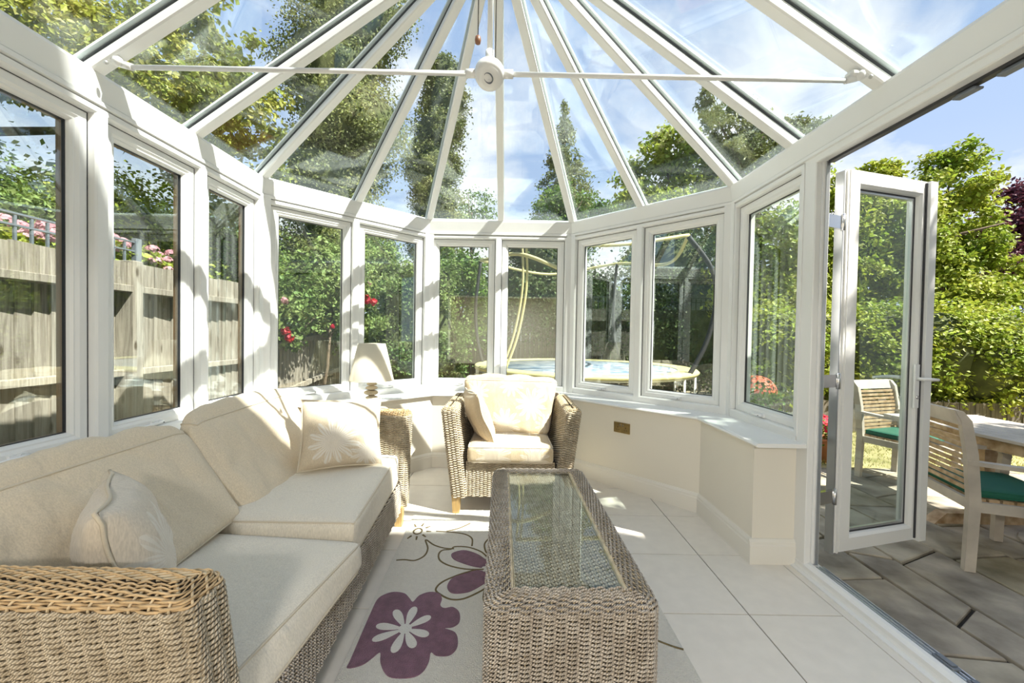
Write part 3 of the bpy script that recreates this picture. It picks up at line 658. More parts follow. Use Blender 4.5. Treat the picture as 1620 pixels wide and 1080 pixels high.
# --------------------------------------------------------------- cushions
def cushion(name, C8, parent, mt, r=.03, crown=.02, nseg=14, pipe=True, wr=.004, fold=0, seed=0, pmat=None):
    """C8: corners indexed [ix][iy][iz] -> world point; rounded, crowned, softly creased"""
    C = np.array(C8, float).reshape(2, 2, 2, 3)
    dims = np.array([np.linalg.norm(C[1].mean((0, 1)) - C[0].mean((0, 1))), np.linalg.norm(C[:, 1].mean((0, 1)) - C[:, 0].mean((0, 1))), np.linalg.norm(C[:, :, 1].mean((0, 1)) - C[:, :, 0].mean((0, 1)))])
    def mp_(p):
        p = np.asarray(p, float); h = dims / 2; rr = min(r, h.min() * .95); pm = p * h; q = np.clip(pm, -(h - rr), h - rr); d = pm - q; L_ = np.linalg.norm(d, axis=-1, keepdims=True)
        pm = np.where(L_ > 1e-9, q + d / np.maximum(L_, 1e-9) * rr, pm); t = (pm / h + 1) / 2
        w = lambda a, i: (a if i else 1 - a)
        X = sum(C[i, j, k] * (w(t[..., 0], i) * w(t[..., 1], j) * w(t[..., 2], k))[..., None] for i in (0, 1) for j in (0, 1) for k in (0, 1))
        up = nrm(C[:, :, 1].mean((0, 1)) - C[:, :, 0].mean((0, 1))); k = (1 - p[..., 0] ** 2) * (1 - p[..., 1] ** 2) * p[..., 2]
        X = X + up * (np.maximum(k, 0) ** .6 * np.sign(np.maximum(k, 0)) * crown)[..., None]
        ax = nrm(C[:, 1].mean((0, 1)) - C[:, 0].mean((0, 1))); k2 = p[..., 1] * (1 - p[..., 0] ** 2) * (1 - p[..., 2] ** 2)
        return X + ax * (k2 * crown * .5)[..., None]
    t = np.sin(np.linspace(-PI / 2, PI / 2, nseg + 1)); t = t * .75 + np.linspace(-1, 1, nseg + 1) * .25; mb = MB()
    for ax in range(3):
        for sg in (-1, 1):
            o1, o2 = (ax + 1) % 3, (ax + 2) % 3; A, B_ = np.meshgrid(t, t, indexing='ij'); p = np.zeros(A.shape + (3,)); p[..., ax] = sg; p[..., o1] = A; p[..., o2] = B_
            X = mp_(p)
            if wr:
                nn = nrm(np.cross(X[-1, 0] - X[0, 0], X[0, -1] - X[0, 0]))
                Z = np.array([noise.noise(Vector((v[0] * 9 + seed, v[1] * 9, v[2] * 5))) * 1.0 + .6 * noise.noise(Vector((v[0] * 22, v[1] * 22 + seed, v[2] * 8))) for v in X.reshape(-1, 3)]).reshape(A.shape)
                if fold:
                    Z = Z + np.array([(abs(noise.noise(Vector((v[1] * 7 + seed, v[0] * 7, v[2] * 1.6)))) ** .6 - .45) * fold for v in X.reshape(-1, 3)]).reshape(A.shape)
                X = X + nn * (Z * (1 - A ** 6) * (1 - B_ ** 6))[..., None] * wr
            m_ = nseg + 1; I = np.arange(nseg)[:, None] * m_; J = np.arange(nseg)[None]; q = np.stack([I + J, I + m_ + J, I + m_ + J + 1, I + J + 1], -1).reshape(-1, 4)
            mb.add(X.reshape(-1, 3), q if sg > 0 else q[:, ::-1], 0, True)
    o = mb.build(name, mt, parent)
    if pipe:
        for sz in (1, -1):
            e = 1.0; pp = []
            for a, b in ((-1, -1), (1, -1), (1, 1), (-1, 1)):
                nx = {(-1, -1): (1, -1), (1, -1): (1, 1), (1, 1): (-1, 1), (-1, 1): (-1, -1)}[(a, b)]
                for f in np.linspace(0, 1, 12, endpoint=False): pp.append((a + (nx[0] - a) * f, b + (nx[1] - b) * f, sz))
            Q = mp_(np.array(pp)); c = C.mean((0, 1, 2)); Q = Q + (Q - c) / np.linalg.norm(Q - c, axis=1)[:, None] * .002
            MB().tube(Q, .0045, 6, closed=True).build('piping', pmat or M['piping'], o)
    return o
def pillow(name, c, rv, uv_, w, h, th, mt, label, group=None, seed=0, flange=None):
    rv = nrm(rv); uv_ = np.array(uv_, float); uv_ = nrm(uv_ - rv * (uv_ @ rv)); nn = np.cross(rv, uv_)
    root = thing(name, label, 'cushion', tuple(np.array(c) - uv_ * 0), group); n = 22; t = np.linspace(-1, 1, n + 1); A, B_ = np.meshgrid(t, t, indexing='ij')
    pin = lambda a, b: a * (1 - .075 * (1 - b * b) * a * a)
    mb = MB()
    for sg in (1, -1):
        hh = th / 2 * np.sqrt(np.clip((1 - A ** 2) * (1 - B_ ** 2), 0, 1)) ** .8
        Z = np.array([noise.noise(Vector((a * 2.2 + seed, b * 2.2, sg * 3))) + .5 * noise.noise(Vector((a * 5, b * 5 + seed, sg))) for a, b in zip(A.ravel(), B_.ravel())]).reshape(A.shape)
        hh = hh + Z * .012 * (1 - A ** 4) * (1 - B_ ** 4)
        # creases running in from the seam
        X = np.array(c) + rv * (pin(A, B_) * w / 2)[..., None] + uv_ * (pin(B_, A) * h / 2)[..., None] + nn * (sg * hh)[..., None]
        m_ = n + 1; I = np.arange(n)[:, None] * m_; J = np.arange(n)[None]; q = np.stack([I + J, I + m_ + J, I + m_ + J + 1, I + J + 1], -1).reshape(-1, 4)
        mb.add(X.reshape(-1, 3), q if sg > 0 else q[:, ::-1], 0, True)
    mb.build('cover', mt, root)
    pp = []
    for a, b, a1, b1 in ((-1, -1, 1, -1), (1, -1, 1, 1), (1, 1, -1, 1), (-1, 1, -1, -1)):
        for f in np.linspace(0, 1, 12, endpoint=False): x, y = a + (a1 - a) * f, b + (b1 - b) * f; pp.append(np.array(c) + rv * pin(x, y) * (w / 2 + .003) + uv_ * pin(y, x) * (h / 2 + .003) + nn * .008 * math.sin(8 * f + seed))
    MB().tube(pp, .0055, 6, closed=True).build('piping', M['piping'], root)
    return root
# --------------------------------------------------------------- coffee table
RM = [M['rope'], M['rattan_pale'], M['liner'], M['rattan']]
RG = [M['rope_grey'], M['rattan_pale'], M['liner'], M['rattan']]
ct = thing('coffee_table', 'long box-shaped woven rope coffee table with an inset glass top', 'coffee table', (.187, 1.765, 0))
TR = .022; tc_ = (.187, 1.765)
wicker_block('woven_body', ct, RG, lambda z: tc_, lambda z: .262, lambda z: .602, .055, .025, .48, .0065, .035, shoulder=.03, inset_max=.080, rot=TR, sides=4, ra=.0036, rb=.0050, amp=.0066, st_r=.003)
rows = []
for j in range(108):
    y = -.560 + j * .0105; xs = np.linspace(-.19, .19, 17 * 4 + 1); P = np.stack([xs, np.full_like(xs, y), np.full_like(xs, .452)], 1); P = rot2(P, TR, (0, 0)); P[:, :2] += tc_; rows.append((P, np.tile((0, 0, 1.), (len(xs), 1))))
weave('woven_top', rows, 0, ct, RG, ra=.0048, rb=.0074, amp=.0075, closed=False, st_r=.004, sides=4)
def rbox(mb, x0, y0, z0, x1, y1, z1, bev=0, mi=0):
    c, s_ = math.cos(TR), math.sin(TR); mb.box((x0, y0, z0), (x1, y1, z1), mi, bev, R=[[c, -s_, 0], [s_, c, 0], [0, 0, 1]], T=(*tc_, 0))
m = MB(); a, b = .186, .560
for q in ((-a, -b, a, -b + .014), (-a, b - .014, a, b), (-a, -b + .014, -a + .014, b - .014), (a - .014, -b + .014, a, b - .014)): rbox(m, q[0], q[1], .462, q[2], q[3], .480, .002)
m.build('glass_rebate', M['rattan_pale'], ct)
m = MB(); rbox(m, -.178, -.552, .474, .178, .552, .480); m.build('glass_top', M['tableglass'], ct)
# --------------------------------------------------------------- sofa
sf = thing('sofa', 'long woven seagrass sofa with beige linen cushions below the left windows', 'sofa', (-1.1, 1.8, 0))
wicker_block('arm', sf, RM, lambda z: (-1.105 + .03 * (.72 - z), .965 - .105 * z / .73), lambda z: .445, lambda z: .062, .03, .06, .725, .0064, .041, shoulder=.03, inset_max=.06, rowmat_top=0, top_dz=.0066, top_r=.66, sides=5, ra=.0037, rb=.0050, amp=.0072, st_r=.0035)
wicker_block('arm', sf, RM, lambda z: (-1.135 + .01 * z, 2.655 + .075 * z / .73), lambda z: .445, lambda z: .058, .03, .11, .742, .0066, .036, shoulder=.03, inset_max=.056, rowmat_top=0, top_dz=.0072, top_r=.66, sides=4, ra=.0036, rb=.0052, amp=.0062)
def strip(name, parent, A, B, z0, z1, dz, stake, mats, nz=None, lean=(0, 0), **kw):
    A = np.array(A, float); B = np.array(B, float); ln_ = np.linalg.norm(B - A); k = max(2, int(round(ln_ / stake))); t = np.linspace(0, 1, k * 4 + 1); d = (B - A) / ln_; nn = np.array((d[1], -d[0])); rows = []
    z = z0
    while z <= z1:
        P = np.zeros((len(t), 3)); P[:, :2] = A + (B - A) * t[:, None] + np.array(lean) * (z - z0); P[:, 2] = z; Nn = np.zeros_like(P); Nn[:, :2] = nn; rows.append((P, Nn)); z += dz
    return weave(name, rows, 0, parent, mats, closed=False, **kw)
strip('front_panel', sf, (-.632, .96), (-.715, 2.62),   .10, .292, .0064, .030, RG, sides=4, ra=.0036, rb=.0050, amp=.0062)
strip('back_panel', sf, (-1.575, 2.68), (-1.575, .95), .10, .66, .024, .055, RM, ra=.0075, rb=.009, amp=.005, sides=4)
m = MB(); m.box((-1.56, .98, .12), (-.76, 2.60, .27)); m.box((-1.565, .98, .27), (-1.52, 2.64, .64)); m.build('inner_frame', M['liner'], sf)
for x, y in ((-.69, 1.0), (-.722, 2.615), (-1.5, 1.0), (-1.5, 2.64)):
    m = MB(); m.hex([(x - .022, y - .022, 0), (x + .022, y - .022, 0), (x + .022, y + .022, 0), (x - .022, y + .022, 0), (x - .028, y - .028, .13), (x + .028, y - .028, .13), (x + .028, y + .028, .13), (x - .028, y + .028, .13)]); m.build('leg', M['legwood'], sf)
def c8(x0, x1, y0, y1, z0, z1): return [[[(x, y, z) for z in (z0, z1)] for y in (y0, y1)] for x in (x0, x1)]
# near seat: front edge swings out towards the joint
cushion('seat_cushion', [[[(-1.50, .975, .285), (-1.50, .975, .405)], [(-1.50, 1.70, .285), (-1.50, 1.70, .42)]], [[(-.640, .985, .290), (-.70, .985, .40)], [(-.600, 1.655, .290), (-.605, 1.655, .405)]]], sf, M['seatlinen'], r=.032, crown=.022, seed=1)
cushion('seat_cushion', [[[(-1.50, 1.71, .29), (-1.50, 1.71, .455)], [(-1.50, 2.60, .29), (-1.50, 2.60, .47)]], [[(-.655, 1.675, .300), (-.645, 1.675, .472)], [(-.715, 2.585, .30), (-.72, 2.585, .485)]]], sf, M['seatlinen'], r=.032, crown=.02, seed=5)
def backc(y0, y1, z1a, z1b, seed):
    return cushion('back_cushion', [[[(-1.51, y0, .40), (-1.53, y0, z1a)], [(-1.51, y1, .42), (-1.53, y1, z1b)]], [[(-1.12, y0, .40), (-1.46, y0 + .01, z1a)], [(-1.15, y1, .44), (-1.46, y1 - .01, z1b)]]], sf, M['linen'], r=.07, crown=.05, nseg=44, wr=.010, fold=2.0, seed=seed, pipe=True)
backc(.97, 1.80, .825, .84, 3); backc(1.805, 2.63, .86, .885, 8)
# --------------------------------------------------------------- armchair
ac = thing('armchair', 'woven seagrass armchair with pale leaf-print cushions in the bay', 'armchair', (.01, 3.15, 0))
RL = [M['rope'], M['rattan_pale'], M['liner'], M['rattan_pale']]
for s_ in (-1, 1):
    wicker_block('arm', ac, RL, lambda z, s_=s_: (.012 + s_ * (.362 + .082 * (z - .12) / .63), 3.16), lambda z: .052, lambda z: .365, .025, .12, .752, .0084, .028, shoulder=.026, inset_max=.05, rowmat_top=1, top_dz=.008, top_r=.8, sides=4, ra=.0036, rb=.0058, amp=.0062)
strip('front_panel', ac, (-.305, 2.825), (.325, 2.825), .12, .37, .0070, .027, RL, sides=5, ra=.0036, rb=.0058, amp=.0062)
strip('back_panel', ac, (.43, 3.515), (-.41, 3.515), .12, .78, .020, .045, RL, ra=.006, rb=.0068, amp=.004, sides=4)
m = MB(); m.box((-.33, 2.85, .14), (.35, 3.49, .34)); m.hex([(-.33, 3.45, .3), (.35, 3.45, .3), (.35, 3.5, .3), (-.33, 3.5, .3), (-.40, 3.47, .77), (.42, 3.47, .77), (.42, 3.51, .77), (-.40, 3.51, .77)]); m.build('inner_frame', M['liner'], ac)
for x, y in ((-.372, 2.83), (.395, 2.83), (-.372, 3.48), (.395, 3.48)):
    m = MB(); a, b = .024, .032; m.hex([(x - a, y - a, 0), (x + a, y - a, 0), (x + a, y + a, 0), (x - a, y + a, 0), (x - b, y - b, .135), (x + b, y - b, .135), (x + b, y + b, .135), (x - b, y + b, .135)]); m.build('leg', M['legwood'], ac)
fm = lambda n, cs: fabric_mat(n, (.58, .47, .31), (.74, .69, .60), cs)
cushion('seat_cushion', [[[(-.300, 2.79, .362), (-.300, 2.79, .485)], [(-.285, 3.38, .362), (-.285, 3.38, .485)]], [[(.318, 2.79, .362), (.318, 2.79, .485)], [(.30, 3.38, .362), (.30, 3.38, .485)]]], ac, fm('leaf_print_seat', [(-.12, -.36, .42, .13, 'xz'), (.17, -.36, .40, .11, 'xz'), (-.05, -.1, .48, .16, 'xy')]), r=.03, crown=.018, seed=11)
cushion('back_cushion', [[[(-.285, 3.13, .47), (-.395, 3.27, .915)], [(-.285, 3.44, .47), (-.395, 3.44, .915)]], [[(.31, 3.13, .47), (.40, 3.27, .905)], [(.31, 3.44, .47), (.40, 3.44, .905)]]], ac, fm('leaf_print_back', [(.16, 0, .72, .13, 'xz'), (-.05, 0, .56, .13, 'xz'), (.0, 0, .87, .10, 'xz'), (.30, 0, .84, .10, 'xz'), (-.28, 0, .80, .10, 'xz'), (.28, 0, .56, .09, 'xz')]), r=.05, crown=.03, nseg=34, wr=.009, fold=2.5, seed=17)
# --------------------------------------------------------------- throw cushions
pm = lambda n, cs: fabric_mat(n, (.64, .54, .40), (.78, .77, .74), cs)
pillow('throw_cushion', (-1.125, 1.17, .608), (.66, -.75, .0), (-.22, -.06, .95), .40, .42, .20, fabric_mat('pale_print_linen', (.68, .60, .49), (.80, .76, .68), [(.0, 0.0, .0, .15, 'yz')]), 'cream piped cushion propped seam-first inside the near arm of the sofa', seed=2)
pillow('throw_cushion', (-.985, 2.33, .685), (.90, .44, -.03), (-.24, .30, .92), .44, .40, .17, pm('silver_leaf_linen', [(.0, 0, -.02, .13, 'xz'), (-.02, 0, .17, .09, 'xz'), (.17, 0, -.10, .09, 'xz')]), 'beige cushion with a silvery leaf print leaning at the far end of the sofa', seed=9)
pillow('throw_cushion', (-.235, 3.02, .655), (-.34, .94, .0), (-.36, -.05, .93), .36, .40, .15, M['floral'], 'sunlit cream cushion tilted against the left arm of the armchair', seed=14)
# --------------------------------------------------------------- rug
rg = thing('rug', 'cream wool rug with plum flowers and curling olive outlines on the tiles', 'rug', (0, 1.9, 0))
RP = [(-.595, .55), (.74, .55), (.71, 2.76), (-.66, 2.77)]
MB().prism(RP, .0005, .011, inset=.003).build('pile', M['rug'], rg)
RUG = {
'plum1':[(-.591,1.901),(-.551,1.921),(-.497,1.911),(-.462,1.874),(-.441,1.852),(-.422,1.898),(-.377,1.925),(-.329,1.915),(-.309,1.877),(-.309,1.833),(-.286,1.812),(-.248,1.82),(-.214,1.786),(-.206,1.726),(-.23,1.694),(-.265,1.687),(-.216,1.664),(-.198,1.618),(-.199,1.574),(-.224,1.542),(-.273,1.541),(-.297,1.557),(-.296,1.511),(-.31,1.463),(-.347,1.439),(-.416,1.438),(-.451,1.46),(-.482,1.507),(-.498,1.553),(-.517,1.527),(-.545,1.492),(-.596,1.477),(-.600,1.516),(-.607,1.645),(-.613,1.771),(-.614,1.863)],
'plum2':[(-.32,2.27),(-.257,2.305),(-.181,2.274),(-.128,2.221),(-.109,2.191),(-.111,2.141),(-.169,2.139),(-.254,2.177),(-.306,2.216)],
'plum3':[(-.299,1.99),(-.28,2.043),(-.219,2.081),(-.155,2.11),(-.097,2.084),(-.094,2.03),(-.133,1.977),(-.191,1.927),(-.262,1.917),(-.293,1.948)]}
LINES = [[(-.118,2.243),(-.158,2.297),(-.236,2.34),(-.312,2.343),(-.333,2.314),(-.38,2.302),(-.394,2.257),(-.373,2.194),(-.307,2.145),(-.212,2.118),(-.11,2.121)],
[(-.167,2.116),(-.251,2.07),(-.329,2.006),(-.352,1.947),(-.322,1.908),(-.266,1.874),(-.206,1.88),(-.14,1.928),(-.091,1.978)],
[(-.315,2.32),(-.372,2.325),(-.44,2.358),(-.503,2.417),(-.47,2.322),(-.472,2.244),(-.514,2.194),(-.574,2.199),(-.618,2.193)],
[(-.213,2.353),(-.221,2.438),(-.266,2.489),(-.349,2.513),(-.459,2.523)],[(-.392,2.525),(-.316,2.569),(-.252,2.638)],[(-.092,1.823),(-.111,1.882),(-.11,1.945)],[(-.117,2.442),(-.139,2.379),(-.127,2.298),(-.1,2.254)],[(.61,1.65),(.682,1.608),(.722,1.591)]]
def smooth(P, k=4, closed=True):
    P = np.array(P, float); n = len(P); out = []
    for i in range(n if closed else n - 1):
        p0, p1, p2, p3 = (P[(i - 1) % n], P[i], P[(i + 1) % n], P[(i + 2) % n]) if closed else (P[max(i - 1, 0)], P[i], P[i + 1], P[min(i + 2, n - 1)])
        for t in np.linspace(0, 1, k, endpoint=False): out.append(.5 * ((2 * p1) + (-p0 + p2) * t + (2 * p0 - 5 * p1 + 4 * p2 - p3) * t * t + (-p0 + 3 * p1 - 3 * p2 + p3) * t ** 3))
    if not closed: out.append(P[-1])
    return out
for kx in ('plum1', 'plum2', 'plum3'):
    MB().prism([tuple(p) for p in smooth(RUG[kx], 4)][::(1 if sum(a[0]*b[1]-b[0]*a[1] for a, b in zip(RUG[kx], RUG[kx][1:]+RUG[kx][:1])) > 0 else -1)], .008, .0138, inset=.0015).build('plum_flower' if kx == 'plum1' else 'plum_petal', M['plum'], rg)
c0 = np.array((-.432, 1.678))
for tx, ty in ((-.508,1.793),(-.423,1.816),(-.338,1.756),(-.324,1.644),(-.369,1.576),(-.445,1.549),(-.55,1.611),(-.561,1.694)):
    t_ = np.array((tx, ty)); d = t_ - c0; ln_ = np.linalg.norm(d); d /= ln_; p_ = np.array((-d[1], d[0])); pts = []
    for a in np.linspace(0, 2 * PI, 20, endpoint=False):
        u = .5 - .5 * math.cos(a); w_ = .022 * math.sin(a) * (.35 + .9 * u); pts.append(tuple(c0 + d * (.012 + u * (ln_ - .012)) + p_ * w_))
    MB().prism(pts[::-1], .009, .0148).build('ivory_petal', M['rugcream'], rg)
MB().prism([tuple(c0 + .028 * np.array((math.cos(a), math.sin(a)))) for a in np.linspace(0, 2 * PI, 20, endpoint=False)], .009, .0152).build('ivory_centre', M['rugcream'], rg)
MB().prism([tuple(np.array((-.085, 2.125)) + (.045 + .008 * math.sin(a * 9)) * np.array((math.cos(a), math.sin(a)))) for a in np.linspace(0, 2 * PI, 40, endpoint=False)], .009, .0156).build('ivory_centre', M['rugcream'], rg)
for l in LINES:
    P = smooth(l, 5, False); MB().tube([(p[0], p[1], .011) for p in P], .0055, 6, flat=.6).build('outline', M['rugline'], rg)
cc = np.array((-.575, 2.519)); MB().tube([(cc[0] + .026 * math.cos(a), cc[1] + .036 * math.sin(a), .0115) for a in np.linspace(0, 2 * PI, 20, endpoint=False)], .005, 6, closed=True).build('outline', M['rugline'], rg)
for a in np.linspace(0, 2 * PI, 9, endpoint=False):
    d = np.array((math.cos(a), math.sin(a) * 1.25)); p = cc + d * .055; q = cc + d * .085
    if min(p[0], q[0]) < -.645: continue
    MB().tube([(p[0], p[1], .0115), (q[0], q[1], .0115)], [.007, .0045], 6, flat=.6).build('outline', M['rugline'], rg)
# --------------------------------------------------------------- lamp and its stand
LX, LY = -1.115, 3.19
st = thing('side_table', 'small round white side table behind the far arm of the sofa', 'side table', (LX, LY, 0))
MB().lathe([(.001, .64), (.13, .64), (.138, .648), (.13, .658), (.001, .66)], (LX, LY, 0), 32).build('top', M['upvc'], st)
for a in (0.4, 2.5, 4.6): MB().tube([(LX + .05 * math.cos(a), LY + .05 * math.sin(a), .645), (LX + .12 * math.cos(a), LY + .12 * math.sin(a), .0)], [.014, .010], 8).build('leg', M['legwood'], st)
lp = thing('table_lamp', 'table lamp with a stack of pale pebbles under a cream shade', 'lamp', (LX, LY, .66))
MB().lathe([(.001, 0), (.068, 0), (.07, .008), (.06, .016), (.001, .018)], (LX, LY, .66), 28).build('base', M['pebble'], lp)
for j, (z, w_, h_) in enumerate(((.706, .063, .030), (.754, .049, .018), (.792, .057, .023), (.832, .048, .017), (.861, .041, .013))):
    MB().ball((LX + .006 * math.sin(j * 2.3), LY + .005 * math.cos(j * 3), z), (w_, w_ * .86, h_), 20).build('pebble', M['pebble'], lp)
MB().tube([(LX, LY, .865), (LX, LY, 1.10)], .005, 8).build('rod', M['brass'], lp)
MB().lathe([(.001, 0), (.018, 0), (.016, .05), (.012, .06), (.028, .1), (.03, .12), (.001, .155)], (LX, LY, .92), 14).build('bulb', M['white'], lp)
a = MB(); a.lathe([(.172, .892), (.106, 1.188), (.104, 1.186), (.170, .892), (.172, .892)], (LX, LY, 0), 48); sh = a.build('lamp_shade', M['shade'], lp)
MB().tube([(LX + .171 * math.cos(t), LY + .171 * math.sin(t), .894) for t in np.linspace(0, 2 * PI, 40, endpoint=False)], .003, 6, closed=True).build('trim_ring', M['piping'], sh)
m = MB()
for t in (0, 2.09, 4.19): m.tube([(LX, LY, 1.10), (LX + .105 * math.cos(t), LY + .105 * math.sin(t), 1.17)], .002, 5)
m.build('shade_carrier', M['brass'], sh)
# --------------------------------------------------------------- double socket on the dwarf wall
f = F[3]; u_ = np.dot(np.array((.945, 3.327)) - f.o, f.d); w_ = .2705
sk = thing('wall_socket', 'antique brass double socket on the cream wall right of the armchair', 'socket', f.p(u_, w_, .51))
m = MB(); f.box(m, u_ - .073, u_ + .073, w_ - .001, w_ + .007, .467, .553); m.build('plate', M['brass'], sk)
for du in (-.036, .036):
    m = MB(); f.box(m, u_ + du * .35 - .006, u_ + du * .35 + .006, w_ + .006, w_ + .011, .522, .542); m.build('switch', M['chrome'], sk)
    m = MB()
    f.box(m, u_ + du - .003, u_ + du + .003, w_ + .006, w_ + .0078, .508, .517); f.box(m, u_ + du - .013, u_ + du - .006, w_ + .006, w_ + .0078, .490, .494); f.box(m, u_ + du + .006, u_ + du + .013, w_ + .006, w_ + .0078, .490, .494)
    m.build('pin_holes', M['gasket'], sk)
for du in (-.060, .060):
    m = MB(); m.tube([f.p(u_ + du, w_ + .006, .51), f.p(u_ + du, w_ + .0085, .51)], .004, 8); m.build('screw', M['brass'], sk)
# --------------------------------------------------------------- tie bar under the roof
TY, TZ = 1.79, 2.435
tb = thing('tie_bar', 'white steel tie bar with a round centre boss across the roof', 'tie bar', (CX, TY, TZ))
for s_, xe in ((-1, -1.70), (1, 1.47)):
    MB().tube([(CX + s_ * .075, TY, TZ), (xe, TY, TZ)], .0105, 10).build('rod', M['upvc'], tb)
    MB().tube([(CX + s_ * .055, TY, TZ), (CX + s_ * .105, TY, TZ)], .018, 12).build('collar', M['upvc'], tb)
    m = MB(); m.tube([(xe, TY, TZ), (xe + s_ * .05, TY, TZ + .012)], .015, 10); m.ball((xe + s_ * .055, TY - .01, TZ + .018), .022, 10)
    m.box((xe + s_ * .04 - .03, TY - .024, TZ + .012), (xe + s_ * .04 + .07 * s_, TY + .024, TZ + .040), bev=.008); m.build('bracket', M['upvc'], tb)
    MB().ball((xe + s_ * .085, TY - .032, TZ - .002), .009, 8).build('bolt', M['greysteel'], tb)
t_ = .55; Rb = [[1, 0, 0], [0, math.cos(t_), math.sin(t_)], [0, -math.sin(t_), math.cos(t_)]]
MB().lathe([(.001, -.045), (.030, -.046), (.05, -.040), (.054, -.034), (.058, -.034), (.066, -.010), (.066, .010), (.05, .035), (.03, .05), (.001, .055)], (CX, TY, TZ), 32, R=Rb).build('boss', M['upvc'], tb)
MB().lathe([(.001, -.040), (.016, -.041), (.020, -.052), (.022, -.052), (.022, -.044)], (CX + .012, TY - .004, TZ + .004), 20, R=[[.9, 0, .3], [0, math.cos(t_), math.sin(t_)], [-.3, -math.sin(t_), math.cos(t_)]]).build('socket_ring', M['iron'], tb)
MB().tube([(CX, TY, TZ + .04), (CX, TY, 3.55)], .0125, 10).build('hanger_rod', M['upvc'], tb)
MB().tube([(CX, TY, TZ + .05), (CX, TY, TZ + .10)], .019, 12).build('collar', M['upvc'], tb)
for x, z0, nm, lb in ((-.168, 2.575, 1, 'dark pull cord with a walnut bead hanging left of the tie bar boss'), (-.090, 2.46, 0, 'dark pull cord hanging down to the tie bar boss')):
    pc = thing('pull_cord', lb, 'pull cord', (x, TY - .02, z0))
    MB().tube([(x, TY - .02, z0), (x, TY - .02, 3.52)], .0022, 6).build('cord', M['cord'], pc)
    if nm: MB().lathe([(.001, -.028), (.011, -.022), (.014, -.008), (.012, .006), (.006, .012), (.001, .014)], (x, TY - .02, z0), 14).build('bead', M['wood_bead'], pc)
# =============================================================== outside
ZG = -.09
gr = struct('ground'); gr.name = 'ground'
m = MB(); m.box((-60, -12, -.6), (60, 90, ZG - .10)); m.build('earth', M['soil'], gr)
lw = MB(); lw.box((1.8, 4.0, ZG - .09), (14, 7.6, ZG - .02)); lw.build('lawn_base', M['lawn'], gr)
m = MB(); m.box((-3.2, -.86, ZG - .09), (-1.97, 6, ZG - .05)); m.box((-1.97, 4.15, ZG - .09), (8, 14, ZG - .06)); m.build('gravel_bed', M['stone3'], gr)
# flagged patio, each stone a piece of its own
pt = struct('patio', (3.2, 2, ZG)); pt.name = 'patio'
m = MB(); m.box((1.70, -.86, -.30), (5.4, 4.25, ZG - .022)); m.build('joint_bed', M['soil'], pt)
rr = random.Random(12); x = 1.765; circ = (3.95, 2.55, .62)
def inset_poly(p, g):
    n = len(p); o = []
    for i in range(n):
        a, b, c = np.array(p[i - 1]), np.array(p[i]), np.array(p[(i + 1) % n]); d0, d1 = nrm(b - a), nrm(c - b); n0, n1 = np.array((-d0[1], d0[0])), np.array((-d1[1], d1[0])); k = nrm(n0 + n1); o.append(tuple(b + k * g / max(.4, k @ n0)))
    return o
cols = [1.765, 2.20, 2.42, 2.80, 3.22, 3.55, 4.05, 4.5, 4.95, 5.38]
for ci in range(len(cols) - 1):
    x0, x1 = cols[ci], cols[ci + 1]; y = -.84 - rr.random() * .3; sk_ = .0
    while y < 4.2:
        ln_ = rr.choice([.55, .75, .95, .42, .66]); s0, s1 = sk_, rr.uniform(-.09, .09); sk_ = s1
        p = [(x0 + .02 * math.sin(y * 2 + ci), y - s0), (x1 + .02 * math.sin(y * 2 + ci + 1), y + s0), (x1 + .02 * math.sin((y + ln_) * 2 + ci + 1), y + ln_ + s1), (x0 + .02 * math.sin((y + ln_) * 2 + ci), y + ln_ - s1)]
        q = clip(clip(p, 0, -1, .85), 0, 1, 4.24)
        y += ln_
        if len(q) < 3: continue
        q = inset_poly(q, .009); dz = rr.uniform(-.004, .004)
        MB().prism(q, ZG - .03, ZG + dz, inset=.006).build('flagstone', rr.choice([M['stone'], M['stone'], M['stone2'], M['stone3']]), pt)
m = MB(); m.prism([(circ[0] + circ[2] * .75 * math.cos(a), circ[1] + .35 * math.sin(a)) for a in np.linspace(0, 2 * PI, 28, endpoint=False)], ZG - .02, ZG + .012, inset=.006); m.build('round_flagstone', M['stone2'], pt)
# --- left garden fence
fn = thing('garden_fence', 'weathered grey feather-edge board fence along the left windows', 'fence', (-3.2, 2.5, -.15))
def bd(h, w_=.108, t0=.018, t1=.006):
    m = MB(); m.hex([(-.02, 0, 0), (0, 0, 0), (-.014, w_, 0), (-.02, w_, 0), (-.02, 0, h), (0, 0, h), (-.014, w_, h), (-.02, w_, h)]); return m
base = None
for k_ in range(60):
    y = -.9 + k_ * .1
    if base is None: base = bd(1.74).build('board', M['fence'], None); base.parent = fn; b = base
    else: b = base.copy(); COL.objects.link(b)
    b.location = (-.03 + RNG.normal(0, .002), y - 2.5, 0 + RNG.normal(0, .004)); b.rotation_euler = (0, RNG.normal(0, .004), 0); b.parent = fn
tb_ = None
for k_ in range(48):
    if tb_ is None: tb_ = bd(.20, .125).build('top_board', M['fence'], None); b = tb_
    else: b = tb_.copy(); COL.objects.link(b)
    b.parent = fn; b.location = (.095 + RNG.normal(0, .001), -.9 + k_ * .125 - 2.5, 1.762 + RNG.normal(0, .003))
for z, dd in ((1.70 - .13, .10), (.88, .03), (.22, .03)):
    m = MB(); m.box((-3.225, -.9, z), (-3.195 + dd, 5.08, z + .055), bev=.004); m.build('rail', M['fence'], fn)
for y in (.2, 2.0 + .42 * 3, 5.06):
    m = MB(); m.box((-3.24, y, -.15), (-3.09, y + .09, 1.83), bev=.005); m.build('post', M['fence'], fn)
f2 = thing('garden_fence', 'low leaning board fence half hidden under climbing roses', 'fence', (-3.15, 6.3, -.15))
base2 = None
